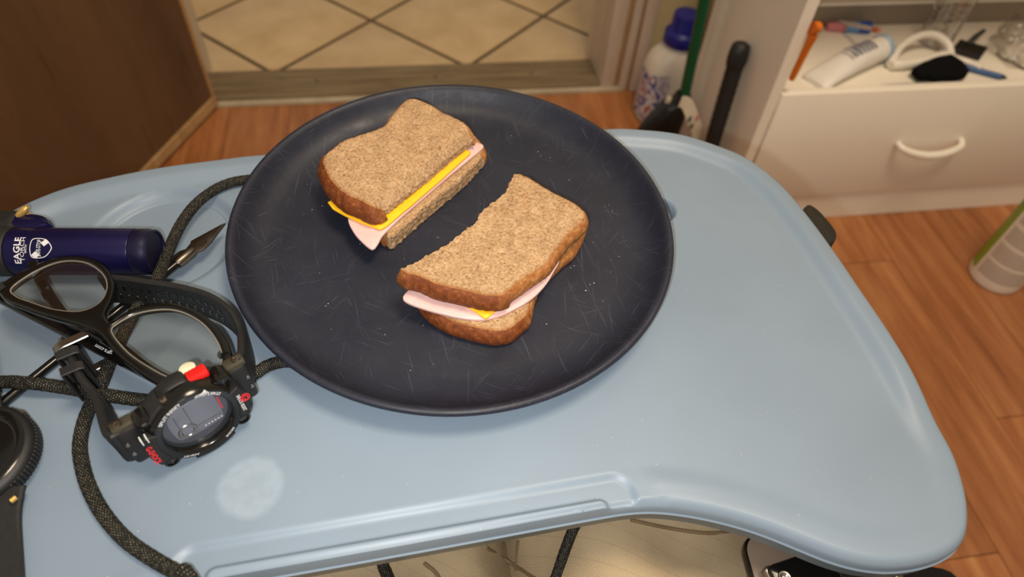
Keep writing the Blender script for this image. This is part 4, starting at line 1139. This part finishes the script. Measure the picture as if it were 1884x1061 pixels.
dh = D / np.linalg.norm(D); sd = np.array([-dh[1], dh[0], 0])
obj('cap', xf(lathe([(0, 0), (.021, 0), (.0225, .002), (.0225, .010), (.018, .014), (0, .014)], 32), frame(B + np.array([0, 0, -.000]), sd, np.cross(dh, sd), dh)), mat('pale_blue_plastic', (150, 170, 184), .4), o_)
for k in range(7):                                # printed lines, too small to read
    c = A + D * (.42 + .06 * k)
    P = [c + sd * (.0245 * math.cos(a)) + np.array([0, 0, .0226 * math.sin(a) - .0005]) for a in np.radians(np.linspace(60, 122, 8))]
    obj('print_line', ribbon(P, .0034, .0006, lambda i: tuple(dh), .0001), mat('grey_print', (104, 106, 128), .7), bodyt)
o_ = thing('toothpaste_tube', 'small red white and blue tube lying behind the squeeze tube', 'tube', R(.01, .195, SZ))
A, B = R(-.030, .205, SZ + .006), R(.046, .192, SZ + .010)
for nm, t0, t1, mm in (('tail', 0, .42, mat('pink_print', (196, 120, 122), .5)), ('body', .42, .72, mat('sky_print', (96, 142, 186), .4)), ('neck', .72, 1.0, mat('royal_print', (34, 76, 168), .4))):
    obj(nm, tube([A + (B - A) * t for t in np.linspace(t0, t1, 5)], [.008 + .003 * t for t in np.linspace(t0, t1, 5)], 14), mm, o_)
o_ = thing('toothbrush', 'thin pale stick with a reddish tip leaning on the squeeze tube', 'toothbrush', R(.0, .17, SZ))
A, B = R(-.005, .210, SZ + .012), R(.000, .125, SZ + .046)
obj('handle', tube(np.linspace(A, B, 8), [.0035, .0038, .004, .004, .0038, .0036, .0034, .003], 10), mat('pale_grey_plastic', (196, 184, 176), .4), o_)
obj('head', tube([B, B + (B - A) * .08, B + (B - A) * .16], [.0042, .005, .004], 10), mat('coral_plastic', (186, 112, 84), .5), o_)
o_ = thing('scraper', 'orange plastic handle leaning against the cabinet inner side', 'scraper', R(-.19, .10, SZ))
q0 = rpl(1456, 146, u=-.198); q1 = rpl(1497, 62, u=-.198); q2 = rpl(1499, 40, u=-.198)
q0[2] = max(q0[2], SZ + .004)
obj('handle', ribbon(np.linspace(R(*q0), R(*q1), 10), [.008, .010, .011, .011, .011, .012, .012, .013, .015, .018], .008, lambda i: RV, .002), M['orange'], o_)
obj('head', ribbon(np.linspace(R(*q1), R(*q2), 6), [.020, .030, .034, .034, .030, .018], .009, lambda i: RV, .003), M['orange'], o_)
o_ = thing('plastic_loop', 'cream white plastic loop handle lying behind the black pouch', 'handle', R(.09, .10, SZ))
lp = [on_shelf(*p) for p in [(1632,128),(1645,108),(1672,95),(1702,92),(1730,100),(1744,112)]]
lp2 = [R(u, v, SZ + .010 + .020 * math.sin(math.pi * i / 5)) for i, (u, v, z) in enumerate(lp)]
Pl = resample(catmull(lp2, 8), .004); obj('arch', tube(Pl, .0065, 12), M['whitegloss'], o_)
lp3 = [on_shelf(*p) for p in [(1634,128),(1660,127),(1690,122),(1722,113),(1744,112)]]
obj('base_bar', tube(resample(catmull([R(u, v, SZ + .009) for u, v, z in lp3], 8), .004), .0085, 12), M['whitegloss'], o_)
lp4 = [on_shelf(*p) for p in [(1740,112),(1775,122),(1800,134)]]
obj('tail_bar', tube(resample(catmull([R(u, v, SZ + .008) for u, v, z in lp4], 6), .004), .0055, 10), M['whitegloss'], o_)
pp = np.array([R(*on_shelf(*p)[:2])[:2] for p in [(1670,142),(1690,128),(1715,120),(1740,115),(1758,128),(1776,143),(1770,152),(1740,156),(1700,157),(1685,154)]])
pch = obj('pouch', slab(resample(pp, .005, True), SZ + .0042, SZ + .018, .003, lambda x, y: .004 * noise.noise(Vector((x * 45, y * 45, 2))), .005), M['cloth'])
tag(pch, 'crumpled black cloth pouch at the front of the cabinet shelf', 'pouch')
o_ = thing('binder_clip', 'black clip with a lever handle beside the clear bottle', 'clip', R(.205, .11, SZ))
pp = np.array([R(*on_shelf(*p)[:2])[:2] for p in [(1748,97),(1760,82),(1812,97),(1800,113)]])
obj('body', slab(resample(pp, .004, True), SZ + .0002, SZ + .012, .002, None, .006), M['blackplastic'], o_)
obj('lever', tube([R(*on_shelf(1773, 92)[:2], SZ + .012), R(*on_shelf(1785, 84)[:2], SZ + .018), R(*on_shelf(1800, 72)[:2], SZ + .016)], [.004, .005, .004], 10), mat('slate_plastic', (52, 58, 56), .5), o_)
A, B = R(*on_shelf(1772, 128)[:2], SZ + .005), R(*on_shelf(1850, 149)[:2], SZ + .005)
o_ = thing('pen', 'blue pen lying near the right end of the shelf front', 'pen', R(.19, .045, SZ))
obj('barrel', tube(np.linspace(A, A + (B - A) * .86, 8), .0048, 12), M['navy'], o_)
obj('tip', tube(np.linspace(A + (B - A) * .86, B, 5), [.0048, .0042, .003, .0018, .0008], 12), M['blackplastic'], o_)
A, B = R(*on_shelf(1612, 160)[:2], SZ + .003), R(*on_shelf(1688, 156)[:2], SZ + .003)
st = obj('nail_file', ribbon(np.linspace(A, B, 8), [.004, .007, .008, .008, .008, .008, .007, .005], .0018, lambda i: RV, .0004), M['blackplastic'])
st.location.z = SZ + .0002
tag(st, 'thin dark flat strip on the shelf beside the black pouch', 'nail file')
# clear water bottle standing on the shelf, ribbed, white cap
bq = on_shelf(1716, 78)
btl = thing('water_bottle', 'clear ribbed plastic water bottle with white cap standing on the shelf', 'bottle', R(bq[0], bq[1], SZ))
pr = [(0, .002), (.024, .0), (.0285, .004)]
for k in range(16):
    z = .008 + k * .0058; pr += [(.0292, z), (.0276 if k % 2 else .0282, z + .0029)]
pr += [(.0290, .104), (.0285, .112), (.024, .128), (.0165, .142), (.0125, .150), (.0122, .156)]
obj('body', xf(lathe(pr, 48, False), Matrix.Translation(Vector(tuple(R(bq[0], bq[1], SZ))))), M['clear'], btl, angle=None)
obj('cap', xf(lathe([(0, .154), (.0148, .154), (.0152, .156), (.0152, .168), (.0140, .1695), (0, .1695)], 32), Matrix.Translation(Vector(tuple(R(bq[0], bq[1], SZ))))), M['whitegloss'], btl)
# film bag with white things in it at the right end
bq = on_shelf(1878, 118)
bag = thing('plastic_bag', 'crumpled clear plastic bag with white items at the shelf right end', 'bag', R(bq[0], bq[1], SZ))
bm = bmesh.new(); bmesh.ops.create_icosphere(bm, subdivisions=5, radius=1)
for v in bm.verts:
    n3 = noise.noise(v.co * 2.1) * .28 + noise.noise(v.co * 5) * .12 + abs(noise.noise(v.co * 9)) * .1
    v.co = Vector((v.co.x * .052, v.co.y * .055, v.co.z * .040)) * (1 + n3)
lo = min(v.co.z for v in bm.verts)
for v in bm.verts: v.co.z = max(v.co.z - lo - .012, 0.0008)
bm.verts.index_update()
BG = frame(R(bq[0] + .015, bq[1] + .02, SZ), RU, RV, (0, 0, 1))
obj('film', xf(([v.co.copy() for v in bm.verts], [[v.index for v in f.verts] for f in bm.faces]), BG), M['bag'], bag, angle=25); bm.free()
for dx, dy, r in ((-.030, .000, .017), (-.012, -.026, .020), (.004, .012, .018)):
    bm = bmesh.new(); bmesh.ops.create_icosphere(bm, subdivisions=3, radius=1)
    for v in bm.verts: v.co = v.co * r * (1 + .25 * noise.noise(v.co * 1.7 + Vector((dx * 90, 0, 0)))); v.co.z = max(v.co.z * .7, -r * .55) + r * .6
    bm.verts.index_update()
    obj('wadding', xf(([v.co.copy() for v in bm.verts], [[v.index for v in f.verts] for f in bm.faces]), BG @ Matrix.Translation((dx, dy, .001))), mat('white_wadding', (226, 216, 200), .8), bag); bm.free()

# ------------------------------------------------------------------ beside the cabinet: jug, broom, tape, brush handle
jc = R(-.232, .352)
jug = thing('detergent_jug', 'white plastic detergent jug with blue cap between door frame and cabinet', 'jug', jc)
JM = frame(jc, RU, RV, (0, 0, 1))
def sup(w, d, z, n=40, e=3.2, cx=0, cy=0):
    out = []
    for k in range(n):
        a = 2 * math.pi * k / n; c, s = math.cos(a), math.sin(a)
        out.append((cx + w * math.copysign(abs(c) ** (2 / e), c), cy + d * math.copysign(abs(s) ** (2 / e), s), z))
    return out
secs = [(.056, .038, 0, 3.4), (.060, .042, .004, 3.4), (.061, .043, .05, 3.4), (.061, .043, .100, 3.2), (.059, .042, .128, 3.0), (.053, .039, .146, 2.8), (.042, .034, .160, 2.4), (.031, .029, .168, 2.1), (.027, .027, .174, 2.0), (.027, .027, .184, 2.0)]
V, F = [], []
for w, d, z, e in secs: V += sup(w, d, z, 40, e)
for j in range(len(secs) - 1):
    for k in range(40):
        a, b = j * 40 + k, j * 40 + (k + 1) % 40; F.append((a, b, b + 40, a + 40))
F.append(list(range(40))[::-1]); F.append([(len(secs) - 1) * 40 + k for k in range(40)])
obj('body', xf((V, F), JM), mat('jug_white', (222, 212, 196), .4, var=.03), jug)
cp = [(0, .176), (.0335, .176), (.0350, .178)]
obj('cap', xf(lathe([(0, .174), (.034, .174), (.0355, .176), (.0355, .196), (.034, .199), (.0275, .202), (.0265, .204), (.0260, .232), (.0245, .236), (0, .238)], 40), JM), M['bluecap'], jug)
for k in range(30):
    a = 2 * math.pi * k / 30
    pass
hpth = [(.050, -.012, .142), (.064, -.018, .128), (.068, -.020, .100), (.064, -.018, .070), (.052, -.012, .052)]
obj('grip', tube([JM @ Vector(p) for p in catmull(hpth, 6)], .0105, 12), mat('jug_grip_white', (220, 210, 194), .4), jug)
def m_label():
    m = new_mat('detergent_label', (206, 196, 196), .4); t = NT(m)
    co = t.coord('Object')
    f = t.noise(co, 34, 2, .4)
    t.base(t.ramp(f, [(.0, lin((170, 160, 172))), (.40, lin((206, 196, 198))), (.50, lin((48, 58, 140))), (.56, lin((214, 206, 206))), (.64, lin((170, 70, 66))), (.70, lin((200, 192, 192)))], 'CONSTANT'))
    return m
lab = [(-.0625, .0435, .012)]
V, F = [], []
aa = np.radians(np.linspace(150, 262, 20))
for z in (.012, .062, .112):
    for a in aa:
        c, s = math.cos(a), math.sin(a); e = 3.3
        V.append((.0618 * math.copysign(abs(c) ** (2 / e), c), .0438 * math.copysign(abs(s) ** (2 / e), s), z + (.012 * (a - aa[0]) / (aa[-1] - aa[0]) if z > .1 else 0)))
for j in range(2):
    for k in range(19): F.append((j * 20 + k, j * 20 + k + 1, j * 20 + 21 + k, j * 20 + 20 + k))
obj('label', xf((V, F), JM), m_label(), jug)

bh = R(-.285, .225)
broom = thing('broom', 'green handled broom with black head standing before the detergent jug', 'broom', bh)
top = R(*rpl(1338, -200, v=.235)); bot = R(*rpl(1258, 182, v=.222)); bot2 = bot + (bot - top) * .03
obj('handle', tube(np.linspace(bot2, bot + (top - bot) * 1.9, 10), .0105, 18), M['green'], broom)
hz = bot[2]
BMx = frame(np.array([bot[0], bot[1], 0]), RU, RV, (0, 0, 1))
prof = [(-.086, .012, .006), (-.082, .016, .05), (-.064, .020, .085), (-.040, .021, .120), (-.022, .019, hz - .005), (-.016, .015, hz + .012)]
V, F = [], []
for x0, d, z in prof:
    x1 = min(.010, -x0 * .55 + .006); V += sup((x1 - x0) / 2, d, z, 28, 3.5, (x0 + x1) / 2, 0)
for j in range(len(prof) - 1):
    for k in range(28):
        a, b = j * 28 + k, j * 28 + (k + 1) % 28; F.append((a, b, b + 28, a + 28))
F.append(list(range(28))[::-1]); F.append([(len(prof) - 1) * 28 + k for k in range(28)])
hd = obj('head', xf((V, F), BMx), M['blackplastic'], broom)
wq = R(*rpl(1229, 183, v=.200))
obj('sticker', xf(slab(np.array([(-.005, -.007), (.005, -.009), (.007, .004), (-.002, .010)]), -.0006, .0006, .0003, None, .01), frame(wq, RU, (0, 0, 1), -RV)), M['paper'], hd)
tp = [R(*rpl(*p, v=.105)) for p in [(1252,187),(1262,189),(1270,204),(1277,226),(1284,250)]]; tp += [tp[-1] * np.array([1, 1, .5]), tp[-1] * np.array([1, 1, .0]) + np.array([0, 0, .001])]
tape = obj('paper_strip', ribbon(resample(catmull(tp, 6), .004), .022, .0012, lambda i: RU, .0003), M['paper'])
tag(tape, 'curled cream paper strip with small printed marks hanging at the broom', 'paper strip')
for i, (px, py, mm) in enumerate(((1273, 219, mat('green_print', (44, 84, 62), .7)), (1286, 217, mat('rose_print', (206, 130, 124), .7)), (1276, 232, mat('leaf_print', (70, 92, 70), .7)))):
    q = R(*rpl(px - 4, py, v=.1035))
    obj('print_mark', xf(slab(np.array([(-.003, -.006), (.003, -.006), (.0035, .005), (-.002, .006)]), -.0003, .0003, .0001, None, .01), frame(q, RU, (0, 0, 1), -RV)), mm, tape)
b0 = R(-.2555, .052, .0); b1 = R(-.2445, .094, .268); ax = (b1 - b0) / np.linalg.norm(b1 - b0)
brush = thing('brush', 'black ribbed handle leaning against the cabinet side', 'brush', b0)
obj('handle', tube([b0 + ax * t for t in np.linspace(.105, .285, 26)], [.0138 + (.0008 if i % 2 else 0) for i in range(26)], 16), M['rubber'], brush)
obj('pommel', tube([b0 + ax * t for t in (.283, .288, .298, .312, .322, .326)], [.0138, .0160, .0172, .0168, .0150, .010], 8), M['rubber'], brush)
obj('head', tube([b0 + ax * t for t in (.0, .006, .04, .085, .105, .112)], [.020, .024, .025, .022, .016, .0125], 18), M['blackplastic'], brush)

# ------------------------------------------------------------------ canister on the floor
cc = R(.250, -.172)
can = thing('wipes_canister', 'white cylindrical canister with green edged label on the floor', 'canister', cc)
CM = Matrix.Translation(Vector(tuple(cc)))
CRAD = .0445
obj('body', xf(lathe([(0, .003), (CRAD - .006, .0), (CRAD - .001, .003), (CRAD, .009), (CRAD, .196), (CRAD - .002, .204), (CRAD - .004, .206), (0, .206)], 72), CM), mat('canister_white', (236, 228, 214), .4, var=.03), can)
obj('lid', xf(lathe([(0, .205), (CRAD - .002, .205), (CRAD + .0006, .207), (CRAD + .0006, .226), (CRAD - .004, .232), (0, .234)], 72), CM), mat('dark_teal_lid', (14, 62, 62), .4), can)
camang = math.degrees(math.atan2(-cc[1], -cc[0]))
def band(a0, a1, z0, z1, m, name, rr=.0003, n=40):
    V, F, U = [], [], []
    for z in (z0, z1):
        for a in np.radians(np.linspace(a0, a1, n)): V.append(cc + np.array([(CRAD + rr) * math.cos(a), (CRAD + rr) * math.sin(a), z]))
    F = [(k, k + 1, n + k + 1, n + k) for k in range(n - 1)]
    o = obj(name, (V, F), m, can, angle=None)
    uv = o.data.uv_layers.new(name='UVMap')
    for p in o.data.polygons:
        for li in p.loop_indices:
            v = o.data.loops[li].vertex_index; uv.data[li].uv = ((v % n) / (n - 1), v // n)
    return o
camang2 = camang
band(camang - 74, camang - 46, .020, .180, mat('lime_green_print', (134, 160, 34), .4, var=.06), 'label_stripe')
band(camang - 44, camang + 75, .016, .186, m_stripes('canister_print', (232, 222, 206), (138, 120, 108), 34, 0, .36), 'label')
band(camang - 100, camang - 74, .020, .180, mat('olive_print', (96, 124, 30), .4, var=.06), 'label_stripe')

# ------------------------------------------------------------------ the sitter's lap, chair, phones
PA = math.radians(12); pf_ = np.array([-math.sin(PA), math.cos(PA), 0]); pr_ = np.array([math.cos(PA), math.sin(PA), 0]); pc_ = np.array([.055, -.07, 0])
def pp_(r, f, z): return pc_ + pr_ * r + pf_ * f + np.array([0, 0, z])
nodes = [('pelvis', pp_(0, 0, .47), .135), ('waist', pp_(0, -.05, .62), .125)]
J = {'pelvis': (pp_(0, 0, .405), .105), 'waist': (pp_(0, -.10, .60), .125)}
chain = []
for s, nm in ((-1, 'l'), (1, 'r')):
    J['hip' + nm] = (pp_(s * .068 + (.014 if s > 0 else 0), .07, .412), .100 if s < 0 else .108)
    J['thigh' + nm] = (pp_(s * .074 + (.022 if s > 0 else 0), .20, .412), .098 if s < 0 else .108)
    J['thigh2' + nm] = (pp_(s * .092, .31, .412), .088)
    J['knee' + nm] = (pp_(s * .118, .40, .415), .066)
    J['shin' + nm] = (pp_(s * .118, .43, .24), .056)
    J['ankle' + nm] = (pp_(s * .118, .41, .07), .048)
    chain += [('pelvis', 'hip' + nm), ('hip' + nm, 'thigh' + nm), ('thigh' + nm, 'thigh2' + nm), ('thigh2' + nm, 'knee' + nm), ('knee' + nm, 'shin' + nm), ('shin' + nm, 'ankle' + nm)]
chain.append(('pelvis', 'waist'))
names = list(J); me = bpy.data.meshes.new('skin'); me.from_pydata([tuple(J[k][0]) for k in names], [(names.index(a), names.index(b)) for a, b in chain], [])
so = bpy.data.objects.new('skin', me); col.objects.link(so)
md = so.modifiers.new('s', 'SKIN'); md.use_smooth_shade = True
for i, k in enumerate(names): me.skin_vertices[0].data[i].radius = (J[k][1], J[k][1] * .92)
me.skin_vertices[0].data[0].use_root = True
sb = so.modifiers.new('b', 'SUBSURF'); sb.levels = 4
bpy.context.view_layer.update()
ev = so.evaluated_get(bpy.context.evaluated_depsgraph_get()); em = ev.to_mesh()
em.calc_loop_triangles()
Vp = [v.co.copy() for v in em.vertices]; Np = [v.normal.copy() for v in em.vertices]; Fp = [list(p.vertices) for p in em.polygons]
ev.to_mesh_clear(); bpy.data.objects.remove(so)
Vq = []
for v, nrm in zip(Vp, Np):
    q = v * 9; w = noise.noise(Vector((q.x * 2.2 + q.y * .8, q.y * .7, q.z * 1.4))) * .010
    w += -abs(noise.noise(Vector((q.x * 1.5 - q.y * 2.4, q.y * 1.3 + q.x, 4 + q.z)))) * .012 + .004
    w += noise.noise(v * 60) * .0015
    Vq.append(v + nrm * w)
person = thing('person', 'seated person in khaki canvas trousers, lap below the tray front', 'person', pp_(0, .1, 0))
tr = obj('trousers', (Vq, Fp), M['khaki'], person, angle=None)
for s in (-1, 1):
    f0 = pp_(s * .118, .41, 0)
    secs = [(.044, .10, .000, .05), (.050, .128, .006, .05), (.050, .128, .028, .05), (.046, .115, .050, .045), (.040, .075, .072, .015), (.038, .050, .095, -.005)]
    V, F = [], []
    for w, d, z, cy in secs: V += sup(w, d, z, 28, 2.6, 0, cy)
    for j in range(len(secs) - 1):
        for k in range(28):
            a, b = j * 28 + k, j * 28 + (k + 1) % 28; F.append((a, b, b + 28, a + 28))
    F.append(list(range(28))[::-1]); F.append([(len(secs) - 1) * 28 + k for k in range(28)])
    obj('shoe', xf((V, F), frame(f0, pr_, pf_, (0, 0, 1))), M['rubber'], person)
from mathutils.bvhtree import BVHTree
bvh = BVHTree.FromPolygons(Vq, Fp)
def lap(x, y, up=0.0):
    h = bvh.ray_cast(Vector((x, y, .7)), Vector((0, 0, -1)))
    return np.array([x, y, (h[0].z if h[0] else .40) + up])
def lap_px(px, py, up=0.0):
    d = ray(px, py); h = bvh.ray_cast(Vector((0, 0, CAMH)), Vector(tuple(d)).normalized())
    p = np.array(h[0]) if h[0] else at(px, py, .46)
    return p + np.array([0, 0, up])
# stitched seams, raised piping on the cloth
for pts_ in ([(895,1008),(930,1030),(962,1050),(1000,1075)], [(953,995),(951,1020),(950,1050)], [(1160,957),(1230,972),(1300,981),(1345,976),(1375,965)], [(780,1036),(800,1052),(815,1075)]):
    P = [lap_px(a, b, .0006) for a, b in pts_]
    obj('seam', tube(resample(catmull(P, 8), .003), .0012, 8), mat('khaki_seam', (112, 92, 66), .9), tr)
for pts_, lb in (([(1062,960),(1050,985),(1037,1020),(1022,1064),(1000,1120),(965,1190),(930,1270)], 'black braided drawstring crossing the khaki lap below the tray'), ([(700,1020),(706,1045),(714,1064),(735,1120),(765,1190),(800,1260)], 'short end of black cord under the left of the tray front')):
    P = [lap_px(a, b, .0034) for a, b in pts_]
    c_ = cord('drawstring', P, .0033); tag(c_, lb, 'cord')

# office chair seat: black woven cushion whose corner shows past the tray horn
e1 = at(1812, 1062, .325); e0 = at(1712, 1012, .325)
chair = thing('chair', 'black fabric chair seat corner showing below the tray right horn', 'chair', pp_(.02, 0, 0))
sx1 = (e1 - pc_) @ pr_ ; sf = (e0 - pc_) @ pf_
cs_ = catmull([(-.27, sf - .05), (-.22, sf - .005), (0, sf + .005), (.15, sf + .003), (sx1 - .05, sf - .004), (sx1 - .012, sf - .022), (sx1 + .004, sf - .06), (sx1 + .005, .0), (sx1 - .01, -.15), (.15, -.20), (-.2, -.20), (-.27, -.14)], 8, True)
q = np.array([pp_(a, b, 0)[:2] for a, b in resample(cs_, .010, True)])
obj('seat', slab(q, .250, .325, .022, None, .03), mat('black_woven', (22, 22, 24), .9, spec=.15, var=.35, vscale=900, bump=.6, bscale=900), chair)
obj('column', xf(lathe([(0, .06), (.030, .06), (.030, .20), (.060, .252), (0, .252)], 24), Matrix.Translation(Vector(tuple(pp_(.02, 0, 0))))), M['blackplastic'], chair)
for k in range(5):
    a = math.radians(36 + 72 * k + 40)
    obj('foot', tube([pp_(.02, 0, .08), pp_(.02 + .14 * math.cos(a), .14 * math.sin(a), .065), pp_(.02 + .26 * math.cos(a), .26 * math.sin(a), .035)], [.022, .018, .012], 10), M['blackplastic'], chair)
    obj('caster', xf(lathe([(0, -.012), (.022, -.012), (.026, -.006), (.026, .006), (.022, .012), (0, .012)], 20), Matrix.Translation(Vector(tuple(pp_(.02 + .26 * math.cos(a), .26 * math.sin(a), .026)))) @ Matrix.Rotation(math.pi / 2, 4, 'X')), M['blackplastic'], chair)

def rrpoly(x0, x1, y0, y1, r, n=8):
    P = []
    for cx_, cy_, a0 in ((x1 - r, y1 - r, 0), (x0 + r, y1 - r, 90), (x0 + r, y0 + r, 180), (x1 - r, y0 + r, 270)):
        for k in range(n + 1):
            a = math.radians(a0 + 90 * k / n); P.append((cx_ + r * math.cos(a), cy_ + r * math.sin(a)))
    return np.array(P)
PZ1 = .528
ca = at(1362, 980, PZ1); cb = at(1384, 1061, PZ1); dx_ = at(1480, 1012, PZ1) - at(1398, 977, PZ1)
yd = (ca - cb); yd[2] = 0; yd /= np.linalg.norm(yd); xd = np.array([yd[1], -yd[0], 0])
ph1 = thing('phone', 'taupe backed phone lying face down on the khaki lap', 'phone', (ca[0], ca[1], PZ1 - .009))
P1M = frame((ca[0], ca[1], PZ1), xd, yd, (0, 0, 1))
obj('body', xf(slab(rrpoly(0, .076, -.155, 0, .011), -.0085, -.0006, .0018, None, .02), P1M), M['glossblack'], ph1)
obj('back_cover', xf(slab(rrpoly(.0012, .0748, -.1538, -.0012, .010), -.0008, 0, .0004, None, .02), P1M), mat('taupe_back', (116, 100, 86), .35, var=.06), ph1)
PZ2 = PZ1 + .0115
ca = at(1411, 1040, PZ2); cx2 = at(1491, 1013, PZ2); xd = cx2 - ca; xd /= np.linalg.norm(xd); yd = np.array([-xd[1], xd[0], 0])
P2M = frame((ca[0], ca[1], PZ2), xd, yd, (0, 0, 1))
ph2 = thing('phone', 'black phone with round lens and ridged side strip stacked on the taupe phone', 'phone', (ca[0], ca[1], PZ2 - .010))
obj('body', xf(slab(rrpoly(0, .036, -.10, 0, .0035), -.0105, -.0006, .0012, None, .02), P2M), M['glossblack'], ph2)
obj('metal_edge', xf(slab(rrpoly(-.0008, .004, -.10, .0004, .002), -.0090, -.0030, .0008, None, .02), P2M), M['steel'], ph2)
for dx, dy in ((.006, -.008), (.024, -.022)):
    obj('camera_lens', xf(lathe([(.0012, .0), (.0022, .0008), (.0032, .0008), (.0036, 0), (0, -.0004)], 24, False), P2M @ Matrix.Translation((dx, dy, -.0005))), M['steel'], ph2)
rg = obj('ridged_strip', xf(slab(rrpoly(.0355, .0505, -.10, .002, .002), -.0105, -.0012, .0010, None, .02), P2M), M['blackplastic'], ph2)
for k in range(9):
    obj('ridge', xf(box(.0372 + k * .00145, .0379 + k * .00145, -.098, 0, -.0014, -.0004, .0002, 1), P2M), M['darksteel'], rg)
obj('metal_edge', xf(box(.0505, .0514, -.10, .002, -.009, -.0016, .0003, 1), P2M), M['steel'], ph2)
wq = at(1590, 1052, .470)
wal = thing('wallet', 'dark olive pouch with two thin pale cords under the tray horn', 'pouch', (wq[0], wq[1], .327))
obj('body', xf(slab(rrpoly(-.03, .026, -.05, .012, .006), -.143, 0, .004, None, .01), ground((wq[0], wq[1], .470), 8)), mat('olive_cloth', (56, 50, 26), .7, var=.15), wal)
for px in (1628, 1645):
    a_, b_ = at(px, 1046, .4712), at(px + 9, 1075, .4712)
    obj('cord_line', tube([a_, b_], .0007, 8), mat('pale_cord', (176, 164, 124), .6), wal)

# the plate overhangs the tray and rests on its far rim: tip plate, sandwich and the crumbs on it by that much
tilt_axis = Vector((TU[0], TU[1], 0)); piv = Vector((PIV[0], PIV[1], T))
TILT = Matrix.Translation(piv) @ Matrix.Rotation(LIFT, 4, tilt_axis) @ Matrix.Translation(-piv)
for o in (pl, s1, s2):
    o.matrix_world = TILT @ Matrix.Translation(o.location)
